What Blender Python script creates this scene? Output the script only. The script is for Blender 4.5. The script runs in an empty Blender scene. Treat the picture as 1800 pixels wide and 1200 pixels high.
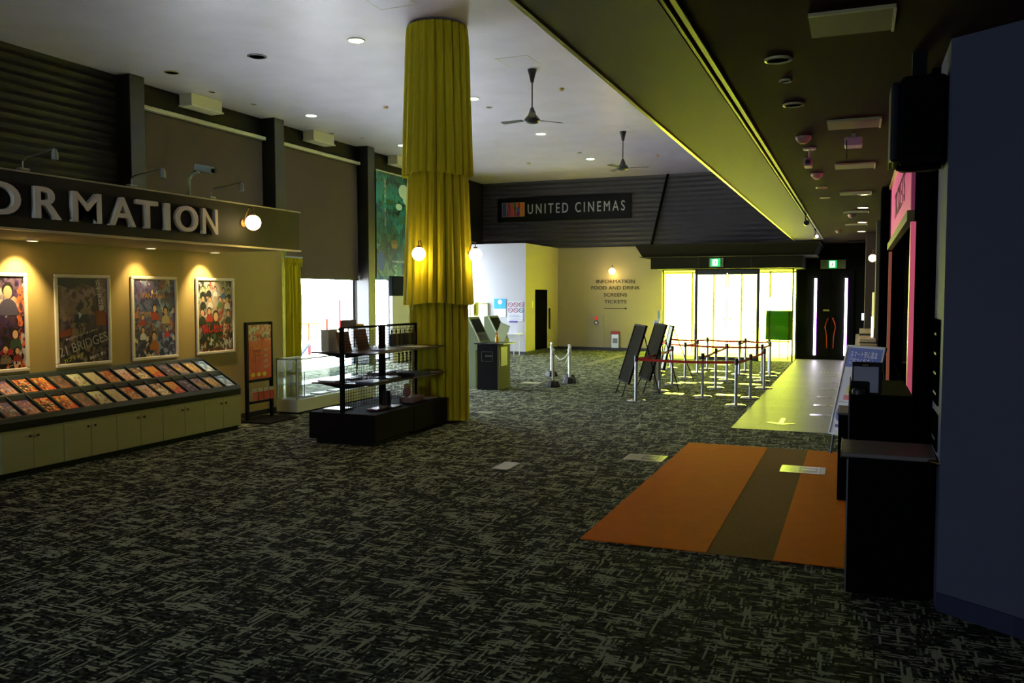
import bpy, bmesh, math, random
from math import pi, sin, cos, radians as R
from mathutils import Vector, Matrix
S = bpy.context.scene
COL = S.collection

# ------------------------------------------------------------------ camera
cam_d = bpy.data.cameras.new('camera'); cam = bpy.data.objects.new('camera', cam_d); COL.objects.link(cam)
cam_d.sensor_width = 36; cam_d.lens = 29.96; cam_d.clip_start = .05; cam_d.clip_end = 300
cam.location = (0, 0, 2.0); cam.rotation_euler = (R(90) - .05466, 0, .38489)
S.camera = cam

# ------------------------------------------------------------------ sky / exposure
w = bpy.data.worlds.new('world'); S.world = w; w.use_nodes = True
bg = w.node_tree.nodes['Background']; bg.inputs[0].default_value = (.80, .89, 1, 1); bg.inputs[1].default_value = 38.0
S.view_settings.view_transform = 'Standard'; S.view_settings.look = 'None'
S.view_settings.gamma = 1; S.view_settings.use_curve_mapping = False
S.view_settings.exposure = 0.0
try:
    S.cycles.max_bounces = 10; S.cycles.diffuse_bounces = 5; S.cycles.transparent_max_bounces = 24
except Exception: pass

# ------------------------------------------------------------------ colours and materials
def C(h, a=1):
    h = h.lstrip('#'); v = [int(h[i:i + 2], 16) / 255 for i in (0, 2, 4)]
    return tuple((x / 12.92 if x <= .04045 else ((x + .055) / 1.055) ** 2.4) for x in v) + (a,)
MC = {}
def mat(h, rough=.6, metal=0, spec=.5, emit=0, name=None, bump=0, bscale=60, var=0):
    key = (h, rough, metal, spec, emit, bump, bscale, var)
    if key in MC: return MC[key]
    m = bpy.data.materials.new(name or 'paint'); m.use_nodes = True
    nt = m.node_tree; b = nt.nodes['Principled BSDF']; col = C(h)
    b.inputs['Base Color'].default_value = col; b.inputs['Roughness'].default_value = rough
    b.inputs['Metallic'].default_value = metal; b.inputs['Specular IOR Level'].default_value = spec
    if emit:
        b.inputs['Emission Color'].default_value = col; b.inputs['Emission Strength'].default_value = emit
    if bump or var:
        tc = nt.nodes.new('ShaderNodeTexCoord'); n = nt.nodes.new('ShaderNodeTexNoise')
        n.inputs['Scale'].default_value = bscale; n.inputs['Detail'].default_value = 4
        nt.links.new(tc.outputs['Object'], n.inputs['Vector'])
        if bump:
            bp = nt.nodes.new('ShaderNodeBump'); bp.inputs['Strength'].default_value = bump; bp.inputs['Distance'].default_value = .01
            nt.links.new(n.outputs['Fac'], bp.inputs['Height']); nt.links.new(bp.outputs[0], b.inputs['Normal'])
        if var:
            mr = nt.nodes.new('ShaderNodeMapRange'); mr.inputs[1].default_value = .3; mr.inputs[2].default_value = .7
            mr.inputs[3].default_value = 1 - var; mr.inputs[4].default_value = 1 + var
            nt.links.new(n.outputs['Fac'], mr.inputs[0])
            mx = nt.nodes.new('ShaderNodeVectorMath'); mx.operation = 'SCALE'; mx.inputs[0].default_value = col[:3]
            nt.links.new(mr.outputs[0], mx.inputs['Scale']); nt.links.new(mx.outputs[0], b.inputs['Base Color'])
    MC[key] = m; return m
def glass(name, tint, gl=.06, rough=.02):
    m = bpy.data.materials.new(name); m.use_nodes = True; nt = m.node_tree; nt.nodes.clear()
    o = nt.nodes.new('ShaderNodeOutputMaterial'); t = nt.nodes.new('ShaderNodeBsdfTransparent'); t.inputs[0].default_value = tint
    g = nt.nodes.new('ShaderNodeBsdfGlossy'); g.inputs['Roughness'].default_value = rough
    mx = nt.nodes.new('ShaderNodeMixShader'); fr = nt.nodes.new('ShaderNodeLayerWeight'); fr.inputs[0].default_value = .25
    mm = nt.nodes.new('ShaderNodeMath'); mm.operation = 'MULTIPLY_ADD'; mm.inputs[1].default_value = .35; mm.inputs[2].default_value = gl
    nt.links.new(fr.outputs['Facing'], mm.inputs[0]); nt.links.new(mm.outputs[0], mx.inputs[0])
    nt.links.new(t.outputs[0], mx.inputs[1]); nt.links.new(g.outputs[0], mx.inputs[2]); nt.links.new(mx.outputs[0], o.inputs[0])
    return m
def carpet_mat():
    m = bpy.data.materials.new('woven_carpet'); m.use_nodes = True; nt = m.node_tree; b = nt.nodes['Principled BSDF']
    N = nt.nodes.new; K = nt.links.new
    tc = N('ShaderNodeTexCoord')
    def noise(sc, det=2, off=0, rough=.5):
        mp = N('ShaderNodeMapping'); mp.inputs['Scale'].default_value = sc; mp.inputs['Location'].default_value = (off, off * .7, 0)
        n = N('ShaderNodeTexNoise'); n.inputs['Scale'].default_value = 1; n.inputs['Detail'].default_value = det; n.inputs['Roughness'].default_value = rough
        K(tc.outputs['Object'], mp.inputs['Vector']); K(mp.outputs[0], n.inputs['Vector']); return n.outputs['Fac']
    def math_(op, a, b_=None, c=None):
        n = N('ShaderNodeMath'); n.operation = op
        for i, x in enumerate((a, b_, c)):
            if x is None: continue
            if isinstance(x, (int, float)): n.inputs[i].default_value = x
            else: K(x, n.inputs[i])
        return n.outputs[0]
    def step(v, lo, hi):
        n = N('ShaderNodeMapRange'); n.inputs[1].default_value = lo; n.inputs[2].default_value = hi; K(v, n.inputs[0]); return n.outputs[0]
    sep = N('ShaderNodeSeparateXYZ'); K(tc.outputs['Object'], sep.inputs[0])
    def rows(along, across, pitch, f_along, off):
        a_ = math_('MULTIPLY_ADD', along, f_along, off); b_ = math_('MULTIPLY', math_('FLOOR', math_('DIVIDE', across, pitch)), 7.31)
        cb = N('ShaderNodeCombineXYZ'); K(a_, cb.inputs[0]); K(b_, cb.inputs[1])
        n = N('ShaderNodeTexNoise'); n.inputs['Scale'].default_value = 1; n.inputs['Detail'].default_value = 2; K(cb.outputs[0], n.inputs['Vector']); return n.outputs['Fac']
    X, Y = sep.outputs['X'], sep.outputs['Y']
    blk = noise((3.4, 9, 1), 2, 5); blk2 = noise((9, 2.6, 1), 2, 23)
    a = step(math_('ADD', math_('MULTIPLY', rows(X, Y, .014, 6.5, 3.1), .9), math_('MULTIPLY', blk, .55)), .772, .797)
    c = step(math_('ADD', math_('MULTIPLY', rows(Y, X, .014, 4.0, 8.7), .95), math_('MULTIPLY', blk2, .5)), .818, .838)
    cut = step(math_('ADD', math_('MULTIPLY', rows(Y, X, .011, 6.0, 1.3), .6), math_('MULTIPLY', noise((6, 3, 1), 1, 31), .55)), .66, .63)
    f = math_('MULTIPLY', math_('MAXIMUM', a, c), cut)
    gr = step(noise((270, 270, 1), 1, 2), .38, .58)
    f = math_('MULTIPLY', f, math_('MULTIPLY_ADD', gr, .65, .35))
    mid = step(noise((20, 34, 1), 2, 57), .45, .62)
    f = math_('MAXIMUM', f, math_('MULTIPLY', math_('MULTIPLY', mid, gr), .22))
    f = math_('ADD', f, math_('MULTIPLY', gr, .02))
    mx = N('ShaderNodeMix'); mx.data_type = 'RGBA'; K(f, mx.inputs['Factor'])
    mx.inputs['A'].default_value = (.004, .0055, .007, 1); mx.inputs['B'].default_value = (.50, .53, .35, 1)
    K(mx.outputs['Result'], b.inputs['Base Color']); b.inputs['Roughness'].default_value = .95; b.inputs['Specular IOR Level'].default_value = .06
    
    bp = N('ShaderNodeBump'); bp.inputs['Strength'].default_value = .5; bp.inputs['Distance'].default_value = .006
    K(noise((260, 260, 1), 1, 9), bp.inputs['Height']); K(bp.outputs[0], b.inputs['Normal'])
    return m
def vinyl_mat():
    m = bpy.data.materials.new('grey_wood_vinyl'); m.use_nodes = True; nt = m.node_tree; b = nt.nodes['Principled BSDF']
    N = nt.nodes.new; K = nt.links.new; tc = N('ShaderNodeTexCoord')
    mp = N('ShaderNodeMapping'); mp.inputs['Scale'].default_value = (1.2, 22, 1); n = N('ShaderNodeTexNoise'); n.inputs['Scale'].default_value = 2; n.inputs['Detail'].default_value = 5
    K(tc.outputs['Object'], mp.inputs[0]); K(mp.outputs[0], n.inputs['Vector'])
    br = N('ShaderNodeTexBrick'); br.inputs['Scale'].default_value = 1; br.inputs['Brick Width'].default_value = .91; br.inputs['Row Height'].default_value = .45
    br.inputs['Mortar Size'].default_value = .004; br.inputs['Color1'].default_value = (.19, .185, .17, 1); br.inputs['Color2'].default_value = (.22, .21, .20, 1); br.inputs['Mortar'].default_value = (.09, .09, .08, 1)
    K(tc.outputs['Object'], br.inputs['Vector'])
    mr = N('ShaderNodeMapRange'); mr.inputs[3].default_value = .7; mr.inputs[4].default_value = 1.3; K(n.outputs['Fac'], mr.inputs[0])
    v = N('ShaderNodeVectorMath'); v.operation = 'SCALE'; K(br.outputs['Color'], v.inputs[0]); K(mr.outputs[0], v.inputs['Scale'])
    K(v.outputs[0], b.inputs['Base Color']); b.inputs['Roughness'].default_value = .34; b.inputs['Specular IOR Level'].default_value = .2
    r2 = N('ShaderNodeMapRange'); r2.inputs[3].default_value = .38; r2.inputs[4].default_value = .5; K(n.outputs['Fac'], r2.inputs[0]); K(r2.outputs[0], b.inputs['Roughness'])
    return m
def art_mat(name, cols, seed=0, scale=9, grad=None, soft=.35):
    """printed collage: cells of the palette over a vertical gradient, in the sheet's own generated space"""
    m = bpy.data.materials.new(name); m.use_nodes = True; nt = m.node_tree; b = nt.nodes['Principled BSDF']
    N = nt.nodes.new; K = nt.links.new; tc = N('ShaderNodeTexCoord')
    mp = N('ShaderNodeMapping'); mp.inputs['Location'].default_value = (seed * 1.7, seed * .9, seed * 2.3); K(tc.outputs['Generated'], mp.inputs[0])
    ns = N('ShaderNodeTexNoise'); ns.inputs['Scale'].default_value = 4; ns.inputs['Detail'].default_value = 3; K(mp.outputs[0], ns.inputs['Vector'])
    ad = N('ShaderNodeMix'); ad.data_type = 'VECTOR'; ad.inputs['Factor'].default_value = soft * .5; K(mp.outputs[0], ad.inputs['A']); K(ns.outputs['Color'], ad.inputs['B'])
    vo = N('ShaderNodeTexVoronoi'); vo.inputs['Scale'].default_value = scale; K(ad.outputs['Result'], vo.inputs['Vector'])
    sp = N('ShaderNodeSeparateColor'); K(vo.outputs['Color'], sp.inputs[0])
    cr = N('ShaderNodeValToRGB'); cr.color_ramp.interpolation = 'CONSTANT'; e = cr.color_ramp.elements
    while len(e) < len(cols): e.new(.5)
    for i, h in enumerate(cols): e[i].position = i / len(cols); e[i].color = C(h)
    K(sp.outputs[0], cr.inputs[0])
    ns2 = N('ShaderNodeTexNoise'); ns2.inputs['Scale'].default_value = 14; ns2.inputs['Detail'].default_value = 5; K(mp.outputs[0], ns2.inputs['Vector'])
    out = cr.outputs[0]
    if grad:
        g = N('ShaderNodeValToRGB'); e = g.color_ramp.elements
        while len(e) < len(grad): e.new(.5)
        for i, (p, h) in enumerate(grad): e[i].position = p; e[i].color = C(h)
        sx = N('ShaderNodeSeparateXYZ'); K(tc.outputs['Generated'], sx.inputs[0]); K(sx.outputs['Z'], g.inputs[0])
        mx = N('ShaderNodeMix'); mx.data_type = 'RGBA'; K(out, mx.inputs['B']); K(g.outputs[0], mx.inputs['A'])
        mr = N('ShaderNodeMapRange'); mr.inputs[1].default_value = .44; mr.inputs[2].default_value = .54; K(ns2.outputs['Fac'], mr.inputs[0]); K(mr.outputs[0], mx.inputs['Factor'])
        out = mx.outputs['Result']
    K(out, b.inputs['Base Color']); b.inputs['Roughness'].default_value = .35
    return m

# ------------------------------------------------------------------ mesh builder
class MB:
    def __init__(s): s.bm = bmesh.new(); s.mi = 0
    def _tag(s, n0):
        s.bm.faces.ensure_lookup_table()
        for f in s.bm.faces[n0:]: f.material_index = s.mi
        return s
    def box(s, x0, y0, z0, x1, y1, z1, M=None):
        n0 = len(s.bm.faces)
        v = [s.bm.verts.new((x, y, z)) for x in (x0, x1) for y in (y0, y1) for z in (z0, z1)]
        if M is not None:
            for q in v: q.co = M @ q.co
        for f in ((0, 1, 3, 2), (4, 6, 7, 5), (0, 4, 5, 1), (2, 3, 7, 6), (0, 2, 6, 4), (1, 5, 7, 3)): s.bm.faces.new([v[i] for i in f])
        return s._tag(n0)
    def quad(s, *p):
        n0 = len(s.bm.faces); s.bm.faces.new([s.bm.verts.new(q) for q in p]); return s._tag(n0)
    def prism(s, pts, d):
        n0 = len(s.bm.faces); d = Vector(d)
        a = [s.bm.verts.new(p) for p in pts]; b = [s.bm.verts.new(Vector(p) + d) for p in pts]; n = len(pts)
        s.bm.faces.new(a); s.bm.faces.new(b[::-1])
        for i in range(n): s.bm.faces.new((a[i], b[i], b[(i + 1) % n], a[(i + 1) % n]))
        return s._tag(n0)
    def tube(s, pts, r, n=10, cap=True):
        n0 = len(s.bm.faces); pts = [Vector(p) for p in pts]; rings = []
        rr = r if isinstance(r, (list, tuple)) else [r] * len(pts); up = None
        for i, p in enumerate(pts):
            t = (pts[min(i + 1, len(pts) - 1)] - pts[max(i - 1, 0)]).normalized()
            if up is None: up = Vector((0, 0, 1)) if abs(t.z) < .9 else Vector((1, 0, 0))
            x = up.cross(t).normalized(); y = t.cross(x).normalized(); up = y
            rings.append([s.bm.verts.new(p + (x * cos(2 * pi * k / n) + y * sin(2 * pi * k / n)) * rr[i]) for k in range(n)])
        for a, b in zip(rings, rings[1:]):
            for k in range(n): s.bm.faces.new((a[k], a[(k + 1) % n], b[(k + 1) % n], b[k]))
        if cap: s.bm.faces.new(rings[0][::-1]); s.bm.faces.new(rings[-1])
        return s._tag(n0)
    def lathe(s, prof, c=(0, 0, 0), n=24, axis='z'):
        n0 = len(s.bm.faces); rings = []
        for r, z in prof:
            rg = []
            for k in range(n):
                a = 2 * pi * k / n; x, y = r * cos(a), r * sin(a)
                p = {'z': (x, y, z), 'y': (x, z, y), 'x': (z, x, y)}[axis]
                rg.append(s.bm.verts.new((c[0] + p[0], c[1] + p[1], c[2] + p[2])))
            rings.append(rg)
        for a, b in zip(rings, rings[1:]):
            for k in range(n): s.bm.faces.new((a[k], a[(k + 1) % n], b[(k + 1) % n], b[k]))
        if prof[0] != prof[-1]:
            if prof[0][0] > 1e-5: s.bm.faces.new(rings[0][::-1])
            if prof[-1][0] > 1e-5: s.bm.faces.new(rings[-1])
        return s._tag(n0)
    def sphere(s, c, r, n=20, m=12, sz=1):
        return s.lathe([(max(r * sin(pi * i / m), 1e-6), -r * sz * cos(pi * i / m)) for i in range(m + 1)], c, n)
    def disc(s, x, z, rx, rz, y, n=20):
        n0 = len(s.bm.faces); s.bm.faces.new([s.bm.verts.new((x + rx * cos(-2 * pi * k / n), y, z + rz * sin(-2 * pi * k / n))) for k in range(n)][::-1]); return s._tag(n0)
    def rect(s, x0, z0, x1, z1, y):
        return s.quad((x0, y, z0), (x1, y, z0), (x1, y, z1), (x0, y, z1))
def finish(mb, name, mats, smooth=False, bevel=0, solid=0, seg=2):
    bmesh.ops.remove_doubles(mb.bm, verts=mb.bm.verts, dist=1e-6) if smooth else None
    bmesh.ops.recalc_face_normals(mb.bm, faces=mb.bm.faces)
    me = bpy.data.meshes.new(name); mb.bm.to_mesh(me); mb.bm.free()
    for m in (mats if isinstance(mats, (list, tuple)) else [mats]): me.materials.append(m)
    if smooth:
        for p in me.polygons: p.use_smooth = True
    return me
def obj(name, mb, mats, parent=None, smooth=False, bevel=0, loc=None, rz=0, seg=2, solid=0):
    me = finish(mb, name, mats, smooth) if isinstance(mb, MB) else mb
    o = bpy.data.objects.new(name, me); COL.objects.link(o)
    if parent: o.parent = parent
    if loc is not None: o.location = loc
    o.rotation_euler.z = rz
    if bevel:
        b = o.modifiers.new('bevel', 'BEVEL'); b.width = bevel; b.segments = seg; b.limit_method = 'ANGLE'; b.angle_limit = R(40)
    if solid:
        b = o.modifiers.new('thickness', 'SOLIDIFY'); b.thickness = solid; b.offset = 0
    if smooth and bevel == 0:
        b = o.modifiers.new('edges', 'EDGE_SPLIT'); b.split_angle = R(38)
    return o
def tag(o, label=None, cat=None, group=None, kind=None):
    if label: o['label'] = label
    if cat: o['category'] = cat
    if group: o['group'] = group
    if kind: o['kind'] = kind
    return o
def thing(name, label, cat, loc=(0, 0, 0), rz=0, group=None):
    o = bpy.data.objects.new(name, None); COL.objects.link(o); o.location = loc; o.rotation_euler.z = rz; o.empty_display_size = .1
    return tag(o, label, cat, group)
def struct(name, mb, mats, **k):
    o = obj(name, mb, mats, **k); o['kind'] = 'structure'; return o
def copy_tree(o, parent=None):
    c = o.copy(); COL.objects.link(c); c.parent = parent
    for ch in list(o.children): copy_tree(ch, c)
    return c
def text_mesh(body, h, depth=.01, w=None, width=None, space=1.0, thick=0, lines=1.0, align='LEFT'):
    """lettering lying in the local XZ plane, facing -Y, lower left corner at the origin; capitals h high"""
    cu = bpy.data.curves.new('lettering', 'FONT'); cu.body = body; cu.size = 1; cu.extrude = .02; cu.space_character = space
    cu.offset = thick; cu.resolution_u = 5; cu.space_line = lines; cu.align_x = align
    t = bpy.data.objects.new('t', cu); me = bpy.data.meshes.new_from_object(t); bpy.data.objects.remove(t)
    xs = [v.co.x for v in me.vertices]; ys = [v.co.y for v in me.vertices]
    if not xs: return me
    x0, x1, y0, y1 = min(xs), max(xs), min(ys), max(ys)
    sz = h / (y1 - y0); sx = (width / (x1 - x0)) if width else sz
    for v in me.vertices:
        x, y, z = v.co; v.co = ((x - x0) * sx, -(z + .02) / .04 * depth, (y - y0) * sz)
    me.materials.clear(); return me
def text(name, body, m, parent, x, z, h, y=0, **k):
    me = text_mesh(body, h, **k); me.materials.append(m)
    o = bpy.data.objects.new(name, me); COL.objects.link(o); o.parent = parent; o.location = (x, y, z); return o
def area(name, loc, rot, sx, sy, power, col=(1, 1, 1), portal=False):
    l = bpy.data.lights.new(name, 'AREA'); l.shape = 'RECTANGLE'; l.size = sx; l.size_y = sy; l.energy = power; l.color = col
    if portal: l.cycles.is_portal = True
    o = bpy.data.objects.new(name, l); COL.objects.link(o); o.location = loc; o.rotation_euler = rot; return o
def spot(loc, power, col, ang=70, blend=.6, parent=None, size=.04, rot=(0, 0, 0)):
    l = bpy.data.lights.new('lamp_light', 'SPOT'); l.energy = power; l.color = col; l.spot_size = R(ang); l.spot_blend = blend; l.shadow_soft_size = size
    o = bpy.data.objects.new('lamp_light', l); COL.objects.link(o); o.location = loc; o.rotation_euler = rot; o.parent = parent; return o
def point(loc, power, col, parent=None, size=.09):
    l = bpy.data.lights.new('lamp_light', 'POINT'); l.energy = power; l.color = col; l.shadow_soft_size = size
    o = bpy.data.objects.new('lamp_light', l); COL.objects.link(o); o.location = loc; o.parent = parent; return o

sun_d = bpy.data.lights.new('sun', 'SUN'); sun_d.energy = 140; sun_d.angle = R(.6); sun_d.color = (1, .96, .86)
sun = bpy.data.objects.new('sun', sun_d); COL.objects.link(sun); sun.rotation_euler = (-R(37), 0, -R(8))
# daylight portals in the openings (they only steer the sky light through them)
PZ = R(90)
area('daylight_left_window', (-13.62, 14.9, 1.25), (0, -R(90), 0), 2.4, 3.5, 1, portal=True)
area('daylight_left_window', (-13.62, 19.15, 1.25), (0, -R(90), 0), 2.4, 3.7, 1, portal=True)
area('daylight_left_window', (-13.62, 22.2, 1.25), (0, -R(90), 0), 2.4, 1.6, 1, portal=True)
area('daylight_left_window', (-13.62, 25.9, 1.85), (0, -R(90), 0), 3.6, 1.4, 1, portal=True)
area('daylight_entrance', (-4.08, 30.25, 1.4), (-R(90), 0, 0), 4.6, 2.75, 1, portal=True)

# ------------------------------------------------------------------ shared materials
BLACK = mat('#0b0b0c', .7, spec=.2); BLACKG = mat('#0a0a0b', .3); DARK = mat('#201f1d', .6)
CREAM = mat('#aea47a', .75, bump=.05, bscale=300); WHITEW = mat('#bcbcc2', .7)
CHROME = mat('#c9c9cc', .16, 1); STEEL = mat('#9a9a9c', .35, 1); WHITE = mat('#e8e8e6', .4)
YEL = mat('#c4bc0c', .85, bump=.12, bscale=400, name='mustard_curtain')
GLOBE = mat('#ffe2a0', .4, emit=7.0, name='lit_globe'); LAMPW = mat('#fff1d6', .4, emit=9.0, name='lit_downlight')
LAMPC = mat('#f2ffe8', .4, emit=7.0, name='lit_cool_downlight')
RED = mat('#b01818', .5); ORANGE = mat('#e07200', .75, spec=.08, var=.05, bscale=6); BROWNM = mat('#8c6c36', .95, spec=.1, var=.35, bscale=120, bump=.4)
DWALL = mat('#35332f', .7, bump=.06, bscale=200); PAPER = mat('#e4e2d8', .5); INK = mat('#1c1c20', .6)

# ------------------------------------------------------------------ the setting
struct('floor', MB().box(-13.5, -5, -.1, 4.5, 30.3, 0), carpet_mat())
struct('floor', MB().box(-1.73, 13.03, 0, 1.6, 27.99, .004), vinyl_mat())
CEIL = mat('#d2cae2', .33, spec=.75, var=.07, bscale=1.3, name='satin_ceiling')
struct('ceiling', MB().box(-13.5, -5, 6.2, -1.69, 30.3, 6.35), CEIL)
SOFF = mat('#827d62', .6, spec=.15, name='beam_paint')
struct('ceiling', MB().box(-1.69, -5, 3.53, -1.0, 25.35, 6.34), SOFF)
struct('trim_1', MB().box(-1.705, -5, 3.518, -1.675, 25.35, 3.54), mat('#e8e088', .3, .9))  # yellow entrance light on the beam edge put into this trim's colour
struct('ceiling', MB().box(-1.0, -5, 3.565, 4.5, 28.2, 3.75), mat('#2c1912', .85, spec=.05, name='brown_ceiling'))
struct('trim_2', MB().box(-.995, -5, 3.535, -.975, 25.35, 3.565).box(-.95, -5, 3.545, -.92, 25.35, 3.565), mat('#9a9058', .45))

# corrugated cladding helper (profile runs horizontally)
def corrugated(p0, p1, z0, z1, mb=None, pitch=.165, d=.055):
    mb = mb or MB(); p0 = Vector(p0); p1 = Vector(p1); t = (p1 - p0).normalized(); n = Vector((t.y, -t.x, 0))
    k = int((z1 - z0) / (pitch / 6)); prev = None
    for i in range(k + 1):
        z = z0 + (z1 - z0) * i / k; o = d * (.5 - .5 * cos(2 * pi * z / pitch)) ** .8
        a = mb.bm.verts.new((p0.x + n.x * o, p0.y + n.y * o, z)); b = mb.bm.verts.new((p1.x + n.x * o, p1.y + n.y * o, z))
        if prev: mb.bm.faces.new((prev[0], prev[1], b, a))
        prev = (a, b)
    return mb
CORR = mat('#4a474b', .5, spec=.4, name='charcoal_cladding')
mb = corrugated((-13.3, 29.9, 0), (-6.3, 29.9, 0), 3.72, 6.2)
struct('wall_back', mb, CORR, smooth=True)
struct('wall_back', corrugated((-6.3, 29.9, 0), (-1.5, 29.55, 0), 3.4, 6.2), CORR, smooth=True)
struct('wall_back', MB().box(-13.5, 30.02, 3.6, -.85, 30.2, 6.34).box(-1.0, 25.35, 3.75, -.85, 30.02, 6.34).box(-1.69, 25.35, 6.2, -1.0, 30.02, 6.34).box(-1.5, 28.2, 3.4, -1.0, 28.3, 6.2), DWALL)  # unseen end pieces added to keep sunlight from leaking in
struct('wall_left', corrugated((-13.3, -5, 0), (-13.3, 12.5, 0), 0, 6.2), mat('#1e1b18', .6, spec=.3), smooth=True)
# left exterior wall with openings between the pillars
mb = MB(); mb.box(-13.55, -5, 0, -13.36, 12.9, 6.2)
mb.box(-13.5, 12.5, 2.5, -13.3, 25.2, 6.2); mb.box(-13.5, 25.2, 3.7, -13.3, 30.2, 6.2); mb.box(-13.5, 26.65, 0, -13.3, 30.2, 3.7)
mb.box(-13.5, 23.0, 0, -13.3, 25.2, 2.5)
for y in (12.5, 16.85, 21.0): mb.box(-13.5, y, 0, -13.3, y + .4, 2.5)
struct('wall_left', mb, mat('#1f1b16', .7, spec=.2))
for i, y in enumerate((12.5, 16.85, 21.0, 25.0)):
    struct('trim_%d' % (i + 3), MB().box(-13.3, y, 0, -12.9, y + .36, 6.2), mat('#1b1815', .38), bevel=.01)
WF = mat('#3c3f44', .4)
def window(n, y0, y1, z1):
    mb = MB()
    mb.box(-13.47, y0, 0, -13.4, y1, .06); mb.box(-13.47, y0, z1 - .05, -13.4, y1, z1)
    mb.box(-13.47, y0, 0, -13.4, y0 + .05, z1); mb.box(-13.47, y1 - .05, 0, -13.4, y1, z1)
    o = struct('window_%d' % n, mb, WF)
    g = MB().quad((-13.43, y0, 0), (-13.43, y1, 0), (-13.43, y1, z1), (-13.43, y0, z1))
    obj('pane', g, glass('clear_pane', (.93, .96, .97, 1)), o)
window(1, 12.9, 16.85, 2.5); window(2, 17.25, 21.0, 2.5); window(3, 21.4, 23.0, 2.5); window(4, 25.2, 26.6, 3.7)
# white rooms at the back left
struct('wall_back', MB().box(-13.3, 26.6, 0, -10.28, 29.9, 3.72), [CREAM])
struct('wall_back', MB().box(-13.3, 26.58, .1, -10.281, 26.599, 3.72), [WHITEW])
struct('wall_back', MB().box(-10.28, 29.9, 0, -6.4, 30.1, 3.72).box(-6.4, 29.9, 2.8, -5.7, 30.02, 3.72), CREAM)
struct('baseboard_back', MB().box(-13.3, 26.55, 0, -10.26, 26.59, .1).box(-10.28, 26.6, 0, -10.25, 29.9, .1).box(-10.28, 29.86, 0, -6.4, 29.9, .1), mat('#23262c', .5))
# walls behind the camera and at the right
struct('wall_front', MB().box(-13.5, -5.2, 0, -6.5, -5, 6.3).box(-4.5, -5.2, 0, 4.5, -5, 6.3).box(-6.5, -5.2, 1.9, -4.5, -5, 6.3).box(-6.5, -5.2, 0, -4.5, -5, .9), mat('#55524c', .8))
o = struct('window_7', MB().box(-6.5, -5.15, .9, -6.45, -5.05, 1.9).box(-4.55, -5.15, .9, -4.5, -5.05, 1.9).box(-6.5, -5.15, .9, -4.5, -5.05, .96).box(-6.5, -5.15, 1.84, -4.5, -5.05, 1.9), mat('#3c3f44', .4))  # window added behind the camera to give the right wall blue fill
obj('pane', MB().quad((-6.45, -5.1, .96), (-4.55, -5.1, .96), (-4.55, -5.1, 1.84), (-6.45, -5.1, 1.84)), glass('fill_window_pane', (.8, .88, 1, 1)), o)
area('fill_window_portal', (-5.5, -5.3, 1.4), (R(90), 0, 0), 2.0, 1.0, 1, portal=True)
struct('wall_right', MB().box(4.3, -5, 0, 4.5, 5.0, 3.75), mat('#4a4c58', .8))
BLUE = mat('#54586e', .75, bump=.04, bscale=150, name='slate_blue_wall')
struct('wall_right', MB().prism([(.50, 5.935, 0), (.89, 5.65, 0), (1.5, 5.1, 0), (4.4, 4.0, 0), (4.4, 4.3, 0), (1.6, 5.5, 0), (.9, 6.6, 0), (.50, 6.6, 0)], (0, 0, 3.6)), BLUE)
struct('baseboard_right', MB().prism([(.497, 5.925, 0), (.886, 5.638, 0), (1.494, 5.088, 0), (1.5, 5.1, 0), (.89, 5.65, 0), (.50, 5.935, 0)], (0, 0, .12)), mat('#2c3350', .5))
BW = mat('#060607', 1, spec=0, name='black_wall')
mb = MB(); mb.box(.45, 6.64, 0, .62, 8.1, 3.6); mb.box(.45, 8.1, 2.62, .62, 13.6, 3.6); mb.box(.3, 13.6, 0, .62, 14.3, 3.6)
mb.box(3.0, 6, 0, 3.2, 28, 3.6); mb.box(.62, 6.7, 0, 3.0, 6.85, 3.6)
struct('wall_right', mb, BW)
struct('wall_right', MB().box(.17, 23.6, 0, .75, 24.3, 3.6), mat('#3a2a22', .6))
struct('wall_right', MB().box(1.7, 14.3, 0, 1.85, 28, 3.6), BW)
# dark end wall with the double door
struct('wall_back', MB().box(-1.70, 28, 0, 3.0, 28.2, 3.6).box(-1.77, 28.05, 0, -1.6, 30.1, 3.6), mat('#0f0f0b', .8, spec=.1))

# ------------------------------------------------------------------ outdoors
struct('floor', MB().box(-40, 0, -.12, -13.55, 45, -.04), mat('#b9bab8', .8, var=.1, bscale=3))
struct('floor', MB().box(-13.5, 30.3, -.12, 8, 60, -.04), mat('#c4c2b8', .8, var=.1, bscale=3))
OR = mat('#780408', .6, spec=.1)
t = thing('steel_gate', 'red steel frame gate standing outside the left window', 'gate', (-15.2, 20.6, -.04))
obj('post', MB().box(-.08, 0, 0, .08, .16, 1.2), OR, t, bevel=.01)
obj('rail', MB().box(-.04, -2.6, 1.15, .04, 1.2, 1.2), OR, t)
obj('brace', MB().tube([(0, .2, .2), (0, 1.5, 1.15)], .06), mat('#1c2840', .6, spec=.1), t)
for i, (y, h, c) in enumerate(((22.3, 1.6, 'thin red post'), (23.6, 1.75, 'tall red post'), (25.2, 1.9, 'far red post'))):
    tag(obj('bollard', MB().box(-.035, -.035, 0, .035, .035, h * .62).box(-.05, -.05, h * .62, .05, .05, h * .62 + .03), OR, loc=(-16.4 - i * .4, y, -.04)),
        c + (' nearest the gate outside the window' if i == 0 else ' in the middle of the row outside the window' if i == 1 else ' beyond the other posts outside the window'), 'post', 'red posts outside the window')
t = thing('stall_frame', 'red and white stall frame seen through the window behind the display rack', 'frame', (-15.6, 23.6, -.04))
obj('frame', MB().tube([(0, 0, 0), (0, 0, 1.85), (0, 1.6, 1.85), (0, 1.6, 0)], .03), OR, t)
obj('panel', MB().box(-.02, .1, .2, .02, 1.5, .8), mat('#c9bfd0', .5), t)

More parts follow.
